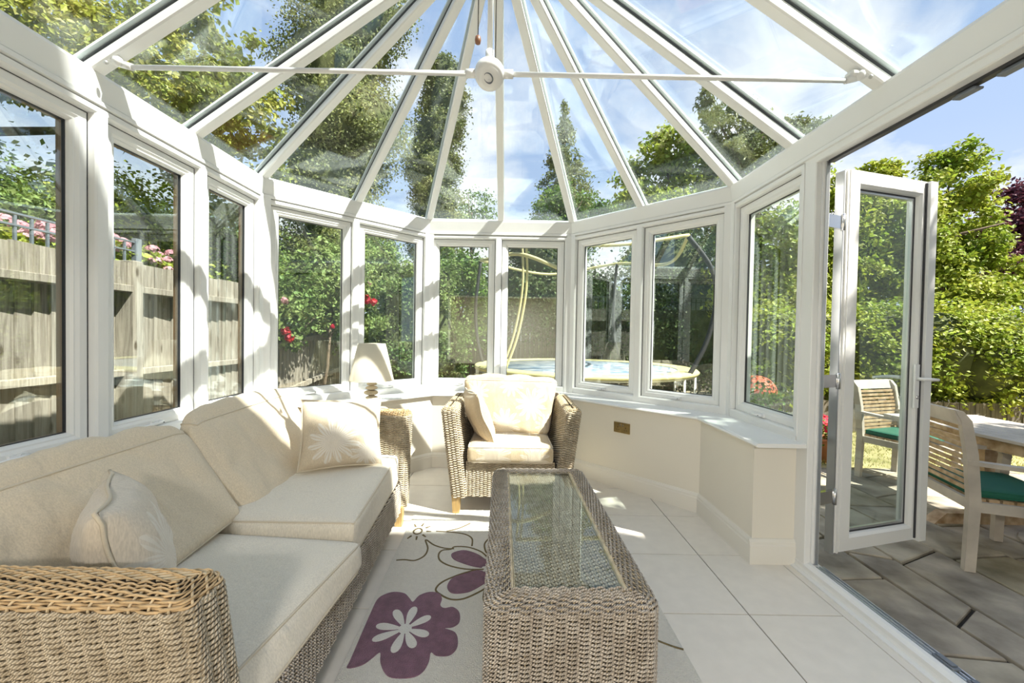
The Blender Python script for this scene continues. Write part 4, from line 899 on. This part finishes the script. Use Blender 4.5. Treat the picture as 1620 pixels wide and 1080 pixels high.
for k_ in range(34):
    y = 5.2 + k_ * .085; h = 1.32 + (y - 5.2) * .14
    b = bd(h, .09).build('board', M['fence'], None) if True else None
    b.location = (-.02, y - 6.3, 0); b.parent = f2
for z in (1.02, .35):
    m = MB(); m.hex([(-3.16, 5.15, z), (-3.11, 5.15, z), (-3.11, 8.1, z + .3), (-3.16, 8.1, z + .3), (-3.16, 5.15, z + .07), (-3.11, 5.15, z + .07), (-3.11, 8.1, z + .37), (-3.16, 8.1, z + .37)]); m.build('rail', M['fence'], f2)
# iron railing beyond the fence
rl = thing('iron_railing', 'grey iron railing standing beyond the board fence top', 'railing', (-3.6, 2.6, 1.2))
for z in (2.085, 2.0): MB().box((-3.612, .6, z), (-3.588, 3.82, z + .014)).build('rail', M['iron'], rl)
pk = MB().box((-.008, -.008, 0), (.008, .008, .88)).build('picket', M['iron'], None); pk.parent = rl; pk.location = (0, -1.95, 0)
for k_ in range(1, 31):
    c = pk.copy(); COL.objects.link(c); c.parent = rl; c.location = (0, -1.95 + k_ * .102, 0)
MB().box((-3.625, 3.80, 1.2), (-3.575, 3.86, 2.13), bev=.004).build('post', M['iron'], rl)
# --- foliage
def leaves(P, Nn, size, mb, aspect=.62):
    n = len(P); Nn = Nn / (np.linalg.norm(Nn, axis=1, keepdims=True) + 1e-9); r = RNG.normal(size=(n, 3)); T = r - Nn * np.sum(r * Nn, 1, keepdims=True); T /= np.linalg.norm(T, axis=1, keepdims=True) + 1e-9
    B = np.cross(Nn, T); s_ = size * RNG.uniform(.6, 1.25, (n, 1)); 
    V = np.stack([P - T * s_ * .5, P + B * s_ * aspect * .5 + Nn * s_ * .08, P + T * s_ * .5, P - B * s_ * aspect * .5 + Nn * s_ * .08], 1).reshape(-1, 3)
    return mb.add(V, np.arange(n * 4).reshape(-1, 4))
def crown(blobs, n, size, clump=.34, ncl=26, droop=0, flat=.7, aspect=.62, upb=.5, shell=0):
    mb = MB(); blobs = np.array(blobs, float); wt = (blobs[:, 3] * blobs[:, 4] * blobs[:, 5]) ** (2 / 3); wt /= wt.sum()
    for b, w_ in zip(blobs, wt):
        k = max(6, int(ncl)); d = RNG.normal(size=(k, 3)); d /= np.linalg.norm(d, axis=1, keepdims=True); rad = RNG.uniform(shell, 1.02, (k, 1)) if shell else RNG.uniform(.25, 1, (k, 1)) ** .45
        C = b[:3] + d * b[3:6] * rad; m_ = int(n * w_); ci = RNG.integers(0, k, m_); o = RNG.normal(size=(m_, 3)) * clump * b[3:6] * .62; o[:, 2] *= flat
        if droop: o[:, 2] -= np.abs(o[:, 0]) * droop
        P = C[ci] + o; Nn = d[ci] * .5 + RNG.normal(size=(m_, 3)) * .65 + np.array((0, 0, upb)); leaves(P, Nn, size, mb, aspect)
    return mb
def plant(name, label, cat, base, blobs, n, size, lm, trunk=None, group=None, branches=5, core=0, **kw):
    r = thing(name, label, cat, base, group)
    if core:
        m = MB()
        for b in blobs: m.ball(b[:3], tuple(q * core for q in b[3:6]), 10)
        m.build('dark_core', M['core'], r, kind='stuff')  # dark ellipsoids added to fill the crown behind the leaves
    crown(blobs, n, size, shell=core and .84, **kw).build('foliage', lm, r, kind='stuff')
    if trunk:
        m = MB(); top = np.array(trunk[1]); b0 = np.array(base, float); mid = (b0 + top) / 2 + np.array((.06, -.04, 0)); m.tube([b0, mid, top], [trunk[0], trunk[0] * .8, trunk[0] * .55], 8); m.build('trunk', M['bark'], r)
        for i in range(branches):
            b = blobs[i % len(blobs)]; e_ = np.array(b[:3]) + RNG.normal(size=3) * np.array(b[3:6]) * .45; s_ = lerp(b0, top, .65 + .35 * RNG.random()); MB().tube([s_, (s_ + e_) / 2 + (0, 0, .15), e_], [trunk[0] * .4, trunk[0] * .25, .012], 5).build('branch', M['bark'], r)
    return r
# left: tall spreading tree above the fence
plant('broadleaf_tree', 'tall spreading tree with yellow-green leaves arching over the left roof', 'tree', (-8.2, 5.0, -.2),
      [(-5.1, 4.1, 4.3, 1.0, 1.0, .75), (-4.0, 4.3, 3.75, .65, .8, .55), (-3.35, 4.9, 3.85, .6, .6, .55), (-5.4, 2.9, 4.6, .9, 1.0, .7), (-3.6, 4.6, 4.7, .55, .6, .45), (-4.6, 3.2, 3.6, .5, .6, .35), (-5.4, 5.8, 4.9, 1.2, 1.0, 1.0), (-3.9, 5.6, 3.2, .7, .7, .6)],
      44000, .075, M['leaf_gold'], trunk=(.16, (-6.6, 4.6, 4.6)), branches=4, clump=.22, ncl=34)
plant('conifer', 'tall dense dark conifer rising above the rose hedge', 'tree', (-3.5, 8.2, -.2),
      [(-3.5, 8.2, 3.0, 1.0, .9, 1.0), (-3.75, 8.2, 4.3, 1.05, 1.0, 1.0), (-3.3, 8.1, 5.4, 1.15, 1.0, 1.0), (-3.7, 8.2, 6.6, 1.1, 1.0, 1.0), (-3.3, 8.2, 7.7, 1.05, 1.0, 1.0), (-3.6, 8.3, 8.9, .9, .9, 1.0), (-3.4, 8.3, 10.2, .6, .6, 1.0)],
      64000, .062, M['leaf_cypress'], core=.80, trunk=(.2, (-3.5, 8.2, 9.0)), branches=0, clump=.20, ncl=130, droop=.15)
plant('conifer', 'slimmer leaning conifer just left of the centre rafter', 'tree', (-2.3, 10.4, -.2),
      [(-2.1, 10.3, 3.6, .6, .6, .7), (-1.95, 10.2, 4.6, .62, .6, .7), (-2.05, 10.2, 5.5, .68, .6, .7), (-1.95, 10.2, 6.4, .62, .6, .6), (-1.75, 10.2, 7.1, .58, .55, .55), (-1.8, 10.2, 7.8, .48, .45, .45)],
      36000, .066, M['leaf_cypress'], core=.80, trunk=(.12, (-1.85, 10.2, 7.2)), branches=0, clump=.22, ncl=100, droop=.15)
plant('sapling', 'thin airy young tree beyond the middle of the bay', 'tree', (-1.3, 12, -.2), [(-1.5, 12, 4.6, .6, .5, .6), (-1.1, 12, 5.1, .5, .4, .5), (-1.0, 12, 4.2, .5, .5, .5), (-.7, 12, 4.8, .3, .3, .35)], 2600, .085, M['leaf_ivy'], trunk=(.06, (-1.25, 12, 4.9)), branches=10, clump=.4)
plant('broadleaf_tree', 'leafy tree filling the left centre window', 'tree', (-1.4, 9.6, -.2), [(-1.5, 9.5, 1.6, .9, .7, .9), (-1.1, 9.5, 2.6, .75, .6, .6), (-1.75, 9.4, 2.8, .5, .5, .6), (-.7, 9.7, 1.8, .5, .5, .9), (-2.3, 9.3, 1.6, .6, .5, 1.0)], 17000, .095, M['leaf_mid'], trunk=(.09, (-1.3, 9.6, 2.2)), clump=.3)
plant('rose_bush', 'climbing rose covering the low fence behind the lamp', 'rose bush', (-2.9, 6.0, -.1), [(-2.95, 5.6, 1.75, .35, .6, .5), (-2.8, 6.3, 2.1, .5, .7, .6), (-2.7, 6.7, 1.6, .5, .6, .5), (-3.0, 5.4, 1.35, .3, .45, .3), (-2.5, 7.0, 2.3, .5, .5, .5), (-2.9, 7.3, 1.3, .6, .5, .5)], 15000, .07, M['leaf_ivy'], trunk=(.03, (-2.8, 6.2, 1.6)), clump=.3, group=None)
for i, (x, y, z, r_, mm) in enumerate(((-2.98, 5.75, 1.50, .06, 'petal_red'), (-2.92, 5.16, 1.27, .06, 'petal_red'), (-2.9, 5.2, 1.18, .06, 'petal_red'), (-2.35, 6.45, 1.80, .075, 'petal_red'), (-2.22, 6.4, 1.76, .06, 'petal_red'), (-2.9, 5.1, 1.66, .05, 'petal_pink'), (-2.75, 5.9, 1.95, .04, 'petal_pink'), (-2.6, 5.8, 1.35, .035, 'petal_red'), (-2.3, 6.4, 2.05, .045, 'petal_pink'))):
    r = bpy.data.objects['rose_bush']; m = MB(); d = RNG.normal(size=(70, 3)); d /= np.linalg.norm(d, axis=1, keepdims=True); leaves(np.array((x, y, z)) + d * r_ * RNG.uniform(.3, 1, (70, 1)), d, r_ * .9, m, .9); m.build('rose', M[mm], r, kind='stuff')
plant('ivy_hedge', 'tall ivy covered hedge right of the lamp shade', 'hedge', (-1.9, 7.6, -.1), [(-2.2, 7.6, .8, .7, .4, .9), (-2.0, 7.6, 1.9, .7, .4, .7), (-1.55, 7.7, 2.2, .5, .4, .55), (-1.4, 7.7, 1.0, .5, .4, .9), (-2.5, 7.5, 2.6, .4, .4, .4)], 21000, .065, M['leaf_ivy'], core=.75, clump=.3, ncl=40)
# dark growth and fence behind the trampoline
bf = thing('garden_fence', 'dark board fence across the end of the garden behind the trampoline', 'fence', (1.5, 10.6, -.15))
bb = None
for k_ in range(72):
    if bb is None: bb = MB().box((-.055, -.01, 0), (.055, .01, 1.9)).build('board', M['fence_dark'], None); b = bb
    else: b = bb.copy(); COL.objects.link(b)
    b.parent = bf; b.location = (-4.3 + k_ * .12, .012 * (k_ % 2), RNG.normal(0, .006))
plant('shrub', 'dark shady shrubbery behind the trampoline and right centre window', 'shrub', (.9, 10.2, -.2), [(.2, 10.2, 2.3, .8, .5, 1.0), (1.2, 10.2, 2.2, .9, .5, 1.1), (2.2, 10.2, 2.0, .9, .5, 1.0), (.6, 10.2, 3.3, .7, .5, .7)], 18000, .09, M['leaf_dark'], clump=.35, ncl=40, core=.75)
plant('shrub', 'dark shrub seen through the double window right of centre', 'shrub', (3.6, 8.6, -.2), [(3.2, 8.8, 1.3, .8, .5, 1.3), (4.1, 8.4, 1.4, .8, .6, 1.4), (3.6, 8.8, 2.9, .9, .6, .7)], 20000, .075, M['leaf_dark'], clump=.33, ncl=40, core=.7)
# trees to the back right
cb = [(1.72, 14, 8.9, .16, .16, .5), (1.72, 14, 8.2, .35, .3, .5), (1.75, 14, 7.4, .55, .5, .5), (1.8, 14, 6.6, .8, .7, .5), (1.8, 14, 5.7, 1.0, .8, .6), (1.8, 14, 4.6, 1.1, .9, .8)]
plant('conifer', 'pointed pale conifer far off right of the centre rafter', 'tree', (1.72, 14, -.2), cb, 16000, .10, M['leaf_cypress'], core=.5, trunk=(.12, (1.72, 14, 8.2)), branches=0, clump=.3, ncl=40, droop=.4)
plant('broadleaf_tree', 'bushy dark tree low beside the pointed conifer', 'tree', (1.6, 12.6, -.2), [(1.5, 12.6, 5.3, .7, .6, .75), (2.3, 12.6, 5.0, .7, .6, .8), (.75, 12.8, 4.7, .5, .4, .35), (1.5, 12.6, 4.1, 1.0, .7, .7), (2.9, 12.3, 5.0, .5, .5, .5)], 13000, .10, M['leaf_mid'], trunk=(.12, (1.7, 12.6, 4.5)), clump=.3)
plant('broadleaf_tree', 'large green tree above the right-hand roof corner', 'tree', (4.0, 10, -.2), [(3.3, 10, 5.0, .75, .6, .8), (3.7, 10, 5.9, .6, .6, .55), (4.4, 10, 5.3, .8, .7, .9), (5.0, 9.8, 4.2, .9, .7, 1.0), (3.7, 9.8, 4.0, 1.0, .8, .8), (3.4, 9.7, 3.0, .8, .6, .6), (5.3, 10, 5.7, .6, .6, .5)], 20000, .12, M['leaf_bright'], trunk=(.16, (4.1, 10, 4.6)), branches=8, clump=.28, ncl=36)
plant('weeping_cypress', 'drooping golden cypress above the right eaves', 'tree', (5.4, 9.2, -.2), [(4.45, 9.2, 6.7, .28, .3, .55), (4.9, 9.2, 6.1, .5, .4, .6), (5.5, 9.2, 6.2, .35, .35, .5), (5.9, 9.2, 5.6, .6, .5, .8), (6.4, 9.2, 6.0, .4, .4, .45), (6.9, 9.2, 5.9, .45, .4, .45), (5.2, 9.2, 5.0, .9, .6, .9), (7.3, 9.2, 6.1, .25, .3, .3)], 21000, .10, M['leaf_cypress'], trunk=(.14, (5.6, 9.2, 5.2)), branches=6, clump=.24, ncl=44, droop=.9, aspect=.4)
plant('broadleaf_tree', 'bright green beech beyond the open folding door', 'tree', (8.4, 8.1, -.2), [(7.6, 8.0, 3.6, .7, .7, .9), (8.7, 8.1, 4.3, .65, .7, .8), (8.2, 8.1, 3.0, 1.0, .8, .9), (9.3, 8.2, 3.3, .6, .6, 1.0), (7.3, 8.0, 4.5, .35, .4, .35), (9.0, 8.1, 5.0, .35, .4, .35), (8.9, 8.0, 2.3, 1.0, .7, .6), (10.0, 8.3, 2.6, .6, .6, .6)], 34000, .10, M['leaf_bright'], trunk=(.14, (8.3, 8.1, 3.2)), branches=8, clump=.24, ncl=40)
plant('broadleaf_tree', 'leafy tree right behind the open door leaf', 'tree', (6.4, 7.9, -.2), [(6.2, 7.9, 3.2, .8, .7, 1.0), (6.7, 8.0, 2.6, .9, .7, .8), (5.5, 7.9, 2.8, .8, .7, 1.1), (6.2, 8.0, 4.3, .35, .4, .4), (4.7, 7.9, 2.4, .7, .6, 1.2), (7.0, 7.9, 3.9, .35, .4, .4)], 24000, .10, M['leaf_bright'], trunk=(.12, (6.2, 7.9, 2.8)), clump=.27, ncl=40)
plant('purple_beech', 'dark purple-leaved tree at the far right edge', 'tree', (12.2, 10, -.2), [(12.7, 10, 4.3, .8, .8, .9), (12.2, 9.9, 3.0, 1.0, .8, .8), (13.2, 10, 3.3, 1.0, .8, 1.4)], 16000, .12, M['leaf_purple'], trunk=(.15, (12.3, 10, 3)), clump=.3)
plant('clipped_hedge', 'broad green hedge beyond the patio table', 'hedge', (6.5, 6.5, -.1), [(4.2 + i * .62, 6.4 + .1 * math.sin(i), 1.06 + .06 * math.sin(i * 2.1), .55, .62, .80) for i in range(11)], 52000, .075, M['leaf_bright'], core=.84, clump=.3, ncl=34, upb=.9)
hf = thing('garden_fence', 'low grey fence at the foot of the hedge', 'fence', (6.5, 5.95, -.15)); bb = None
for k_ in range(58):
    if bb is None: bb = MB().box((-.055, -.01, 0), (.055, .01, .52)).build('board', M['fence_dark'], None); b = bb
    else: b = bb.copy(); COL.objects.link(b)
    b.parent = hf; b.location = (-2.8 + k_ * .12, .014 * (k_ % 2), RNG.normal(0, .006))
# shrubs beyond the left fence
for i, (x, y, z, r_, mm, lb) in enumerate(((-4.9, 1.9, 2.3, .9, 'leaf_mid', 'rounded shrub behind the railing by the nearest left window'), (-5.2, 3.4, 2.55, .8, 'leaf_ivy', 'pale green shrub behind the iron railing'), (-4.9, 4.9, 2.5, .8, 'leaf_bright', 'bright shrub above the hydrangea'), (-4.7, 6.5, 2.5, .9, 'leaf_mid', 'green shrub seen through the second left window'), (-4.7, 8.3, 2.6, 1.0, 'leaf_dark', 'dark shrub beyond the end of the board fence'), (-7.6, 4.0, 3.0, 1.4, 'leaf_dark', 'large dark bush far behind the left fence'))):
    plant('shrub', lb, 'shrub', (x, y, .2), [(x, y, z, r_ * .8, r_, r_ * .75), (x + .25, y + .45, z - .45, r_ * .7, r_ * .7, r_ * .7), (x - .2, y - .5, z - .3, r_ * .7, r_ * .7, r_ * .7)], 17000, .058, M[mm], clump=.36, ncl=60, core=.62)
hy = thing('hydrangea', 'pink hydrangea in bloom just beyond the fence top', 'hydrangea', (-3.85, 3.9, 1.2))
crown([(-3.85, 3.2, 1.75, .22, .4, .25), (-3.9, 3.9, 1.85, .25, .5, .25), (-3.85, 4.6, 1.8, .25, .45, .22)], 3800, .085, clump=.35).build('foliage', M['leaf_bright'], hy, kind='stuff')
for k_ in range(64):
    y = 2.95 + 1.95 * RNG.random(); c = np.array((-3.72 - .25 * RNG.random(), y, 1.93 + .20 * RNG.random() - .05 * abs(y - 3.9))); d = RNG.normal(size=(55, 3)); d /= np.linalg.norm(d, axis=1, keepdims=True); d[:, 2] = np.abs(d[:, 2]) * .8
    m = MB(); leaves(c + d * .06, d, .034, m, .9); m.build('flower_head', M['petal_pink'], hy)
# ground cover and pots
gs = MB(); n = 15000; P = np.stack([RNG.uniform(2, 12, n), RNG.uniform(4.25, 6.0, n), np.full(n, ZG + .0)], 1); T = RNG.normal(size=(n, 3)) * .35; T[:, 2] = 1; h = RNG.uniform(.02, .05, (n, 1)); Bv = RNG.normal(size=(n, 3)) * (1, 1, 0); Bv /= np.linalg.norm(Bv, axis=1, keepdims=True)
gs.add(np.stack([P - Bv * .004, P + Bv * .004, P + T * h], 1).reshape(-1, 3), np.arange(n * 3).reshape(-1, 3)); tag(gs.build('grass', M['grass']), 'short dry lawn grass beyond the flagged patio', 'grass', kind='stuff')
def pot(x, y, z, r_, h_, mm, pm_, lb, cat, n=160, pr_=.03):
    t = thing('flower_pot', lb, cat, (x, y, z)); MB().lathe([(.001, 0), (r_ * .72, 0), (r_, h_ * .9), (r_ * 1.08, h_ * .9), (r_ * 1.08, h_), (r_ * .92, h_), (r_ * .9, h_ * .85), (.001, h_ * .85)], (x, y, z), 24).build('pot', pm_, t)
    crown([(x, y, z + h_ * 1.25, r_ * 1.1, r_ * 1.1, r_ * .7)], 500, .045, clump=.5).build('foliage', M['leaf_mid'], t, kind='stuff')
    m = MB(); d = RNG.normal(size=(n, 3)); d[:, 2] = abs(d[:, 2]); d /= np.linalg.norm(d, axis=1, keepdims=True); leaves(np.array((x, y, z + h_ * 1.3)) + d * (r_ * 1.15, r_ * 1.15, r_ * 1.1), d, pr_, m, .9); m.build('blossoms', M[mm], t, kind='stuff')
pot(2.58, 4.15, ZG, .16, .62, 'petal_orange', M['slate'], 'coral flowers in a grey pot below the right-hand bay window', 'flower pot', 240)
pot(3.56, 4.55, ZG, .16, .26, 'petal_red', M['terracotta'], 'red flowers in a terracotta pot at the patio edge', 'flower pot', 260, .04)
plant('herb_clump', 'feathery pale green clump at the foot of the bay', 'plant', (2.48, 3.6, ZG), [(2.48, 3.6, .25, .18, .16, .35)], 900, .045, M['leaf_bright'], clump=.5, aspect=.3)
tr_ = thing('planter_trough', 'terracotta trough on the ground outside behind the lamp', 'planter', (-1.6, 5.4, -.15))
MB().box((-2.0, 5.25, -.15), (-1.1, 5.55, .62), bev=.015).build('trough', M['terracotta'], tr_)
# --- trampoline
tp = thing('trampoline', 'round garden trampoline with yellow edge pad and arched poles', 'trampoline', (1.25, 7.0, ZG)); R0 = 1.84; TC = np.array((1.25, 7.0)); ZT = .74
cir = lambda r_, n, z: [(TC[0] + r_ * math.cos(t), TC[1] + r_ * math.sin(t), z) for t in np.linspace(0, 2 * PI, n, endpoint=False)]
MB().lathe([(.001, 0), (R0 - .25, 0), (R0 - .25, -.008), (.001, -.008)], (*TC, ZT), 64).build('mat', M['bluemat'], tp)
MB().lathe([(R0 - .27, .012), (R0 - .1, .028), (R0 + .02, .02), (R0 + .05, -.01), (R0 + .04, -.04), (R0 - .02, -.035), (R0 - .27, -.002), (R0 - .27, .012)], (*TC, ZT), 64).build('edge_pad', M['yellowpad'], tp)
MB().tube(cir(R0, 64, ZT - .05), .022, 8, closed=True).build('rim', M['greysteel'], tp)
for k_ in range(6):
    t0, t1 = 2 * PI * k_ / 6 + .2, 2 * PI * k_ / 6 + .75; a_, b_ = [(TC[0] + R0 * math.cos(t), TC[1] + R0 * math.sin(t)) for t in (t0, t1)]
    MB().tube([(*a_, ZT - .06), (*a_, ZG + .05), (a_[0] * .9 + b_[0] * .1, a_[1] * .9 + b_[1] * .1, ZG + .02), (a_[0] * .1 + b_[0] * .9, a_[1] * .1 + b_[1] * .9, ZG + .02), (*b_, ZG + .05), (*b_, ZT - .06)], .020, 8).build('leg', M['white'], tp)
def pole(pts, mm, r_=.03): return MB().tube(smooth(pts, 5, False), r_, 8).build('pole', M[mm], tp)
pole([(-.16, 5.85, .70), (.02, 5.85, 1.2), (.13, 5.85, 1.75), (.16, 5.85, 2.2), (.13, 5.85, 2.7)], 'yellowfoam', .018)
pole([(-.10, 5.88, .70), (.08, 5.88, 1.2), (.19, 5.88, 1.75), (.22, 5.88, 2.2), (.19, 5.88, 2.7)], 'yellowfoam', .018)
pole([(2.55, 5.75, .66), (2.85, 5.8, 1.2), (3.0, 5.85, 1.8), (2.95, 5.9, 2.3), (2.62, 5.95, 2.78)], 'blackfoam', .035)
pole([(2.35, 8.4, .66), (2.2, 8.4, 1.2), (2.15, 8.4, 1.8), (2.2, 8.4, 2.8)], 'blackfoam', .03)
pole([(-.50, 7.3, .66), (-.62, 7.3, 1.2), (-.66, 7.3, 1.8), (-.58, 7.3, 2.6)], 'blackfoam', .03)
for p in ([(.13, 5.85, 2.72), (1.3, 5.6, 2.55), (2.62, 5.95, 2.80)], [(-.58, 7.3, 2.62), (-.35, 6.5, 2.5), (.15, 5.85, 2.45), (.9, 5.8, 2.15)], [(2.62, 5.95, 2.80), (2.8, 7.2, 2.6), (2.2, 8.4, 2.8), (.8, 8.7, 2.6), (-.58, 7.3, 2.62)]):
    MB().tube(smooth(p, 8, False), .028, 8).build('top_arch', M['yellowfoam'], tp)
# --- garden chairs and table
def garden_chair(lb):
    r = thing('garden_chair', lb, 'chair', (0, 0, 0), None)
    W2 = .28
    for s_ in (-1, 1):
        x = s_ * W2
        m = MB()   # back post: leg curving into the raked back; y = 0 at the back, seat towards +y
        prof = [(-.02, 0), (-.01, .42), (-.030, .70), (-.06, .90), (-.085, .955)]; th_ = [.05, .055, .055, .05, .035]
        for (a_, z0), (b_, z1), t0, t1 in zip(prof[:-1], prof[1:], th_[:-1], th_[1:]):
            m.hex([(x - .018, a_, z0), (x + .018, a_, z0), (x + .018, a_ + t0, z0), (x - .018, a_ + t0, z0), (x - .018, b_, z1), (x + .018, b_, z1), (x + .018, b_ + t1, z1), (x - .018, b_ + t1, z1)])
        m.build('back_post', M['silver_teak'], r)
        m = MB(); prof = [(.44, 0), (.45, .40), (.47, .60), (.45, .645)]
        for (a_, z0), (b_, z1) in zip(prof[:-1], prof[1:]): m.hex([(x - .02, a_, z0), (x + .02, a_, z0), (x + .02, a_ + .048, z0), (x - .02, a_ + .048, z0), (x - .02, b_, z1), (x + .02, b_, z1), (x + .02, b_ + .048, z1), (x - .02, b_ + .048, z1)])
        m.build('front_leg', M['silver_teak'], r)
        m = MB()
        for q0, q1 in (((-.03, .665), (.22, .650)), ((.22, .650), (.52, .655))): m.hex([(x - .028, q0[0], q0[1] - .024), (x + .028, q0[0], q0[1] - .024), (x + .028, q1[0], q1[1] - .024), (x - .028, q1[0], q1[1] - .024), (x - .028, q0[0], q0[1]), (x + .028, q0[0], q0[1]), (x + .028, q1[0], q1[1]), (x - .028, q1[0], q1[1])])
        m.build('arm', M['silver_teak'], r)
        m = MB(); m.box((x - .012, .03, .36), (x + .012, .46, .42)); m.build('side_rail', M['silver_teak'], r)
    for i in range(11):
        z = .47 + i * .037; yb = .0 - .02 * ((z - .42) / .28) - (max(0, z - .70) * .12)
        m = MB(); m.box((-W2 + .016, yb + .012, z), (W2 - .016, yb + .026, z + .022)); m.build('back_slat', M['teak'], r)
    m = MB(); m.hex([(-W2 - .015, -.068, .875), (W2 + .015, -.068, .875), (W2 + .015, -.033, .875), (-W2 - .015, -.033, .875), (-W2 - .01, -.092, .96), (W2 + .01, -.092, .96), (W2 + .01, -.062, .96), (-W2 - .01, -.062, .96)]); m.build('top_rail', M['silver_teak'], r)
    for a_, b_ in ((-.005, .37), (.455, .36)): MB().box((-W2 + .015, a_, b_), (W2 - .015, a_ + .025, b_ + .06)).build('cross_rail', M['silver_teak'], r)
    for i in range(7):
        m = MB(); m.box((-W2 + .015, .035 + i * .061, .42), (W2 - .015, .035 + i * .061 + .048, .436)); m.build('seat_slat', M['teak'], r)
    cs = cushion('seat_pad', c8(-.245, .245, .03, .47, .437, .482), r, M['greenpad'], r=.02, crown=.008, wr=.002, nseg=10, pmat=M['greenpad'])
    return r
g1 = garden_chair('teak slatted armchair with green seat pad, its back to the open door')
g1.location = (2.855, 2.62, ZG)
g1.rotation_euler = (0, 0, math.atan2(-.34, .94) - PI / 2)
g2 = dup(g1, None, (3.78, 4.06, ZG), math.atan2(-.95, .30) - PI / 2); g2['label'] = 'silvered slatted garden armchair with green pad seen through the door glass'
gt = thing('garden_table', 'long slatted teak garden table on a trestle base outside', 'table', (3.66, 2.2, ZG))
for i in range(9):
    x = 3.25 + i * .088; m = MB(); m.box((x, .9, .625), (x + .080, 3.38, .648), bev=.003); m.build('top_slat', M['silver_teak'], gt)
m = MB(); m.box((3.24, .86, .622), (4.045, .93, .650), bev=.003); m.box((3.24, 3.36, .622), (4.045, 3.43, .650), bev=.003); m.build('top_end', M['silver_teak'], gt)
m = MB(); m.box((3.30, 1.0, .545), (3.325, 3.3, .622)); m.box((3.965, 1.0, .545), (3.99, 3.3, .622)); m.box((3.30, 1.0, .545), (3.99, 1.025, .622)); m.box((3.30, 3.275, .545), (3.99, 3.3, .622)); m.build('apron', M['teak'], gt)
for y in (1.3, 3.0):
    m = MB(); m.box((3.57, y - .04, ZG + .06), (3.72, y + .04, .545)); m.box((3.34, y - .03, .50), (3.95, y + .03, .55)); m.build('leg', M['teak'], gt)
    m = MB(); m.hex([(3.2, y - .045, ZG), (3.95, y - .045, ZG), (3.95, y + .045, ZG), (3.2, y + .045, ZG), (3.3, y - .04, ZG + .08), (3.85, y - .04, ZG + .08), (3.85, y + .04, ZG + .08), (3.3, y + .04, ZG + .08)]); m.build('foot', M['teak'], gt)
m = MB(); m.box((3.55, 1.3, .12), (3.6, 3.0, .18)); m.build('stretcher', M['teak'], gt)
# distant belt of trees so the garden closes all round
for i, (x, y, r_, z, mm) in enumerate(((-12, 12, 3.2, 3.2, 'leaf_dark'), (-8, 17, 3.0, 3.2, 'leaf_mid'), (-3, 19, 2.6, 3.0, 'leaf_dark'), (2.5, 20, 2.6, 2.8, 'leaf_mid'), (8, 18, 3.0, 3.2, 'leaf_dark'), (13, 15, 3.2, 2.8, 'leaf_mid'), (17, 9, 3.2, 3.0, 'leaf_mid'), (19, 3, 3.2, 3.0, 'leaf_dark'), (-12, 5, 3.0, 3.0, 'leaf_mid'), (-15, 0, 2.2, 3, 'leaf_dark'))):
    lbs = ['dark tree at the far left beyond the gardens', 'green tree far off behind the conifer', 'dark tree far behind the centre of the bay', 'distant green tree below the pointed conifer', 'distant dark tree behind the cypress', 'distant green tree behind the beech', 'far tree beyond the hedge', 'dark far tree right of the hedge', 'green tree beyond the left neighbour garden', 'dark tree beyond the left fence near the house']
    plant('distant_tree', lbs[i], 'tree', (x, y, -.3), [(x, y, z, r_, r_ * .8, r_ * .8), (x + .9, y + .4, z - 1.2, r_ * .7, r_ * .7, r_ * .7), (x - .9, y - .3, z - 1.3, r_ * .7, r_ * .7, r_ * .7)], 4000, .26, M[mm], trunk=(.2, (x, y, z)), branches=2, clump=.3, ncl=40)
plant('broadleaf_tree', 'unseen tree added beside the house to shade the patio', 'tree', (7.4, .4, -.2), [(6.4, .25, 5.9, 1.5, .7, .9), (7.4, .3, 5.2, 1.3, .8, 1.0), (5.4, .15, 5.2, 1.0, .5, .7), (4.8, .1, 4.2, .7, .45, .5)], 16000, .13, M['leaf_mid'], trunk=(.16, (7.2, .4, 4.8)), branches=5, clump=.3)  # added out of view to cast shade on patio and floor
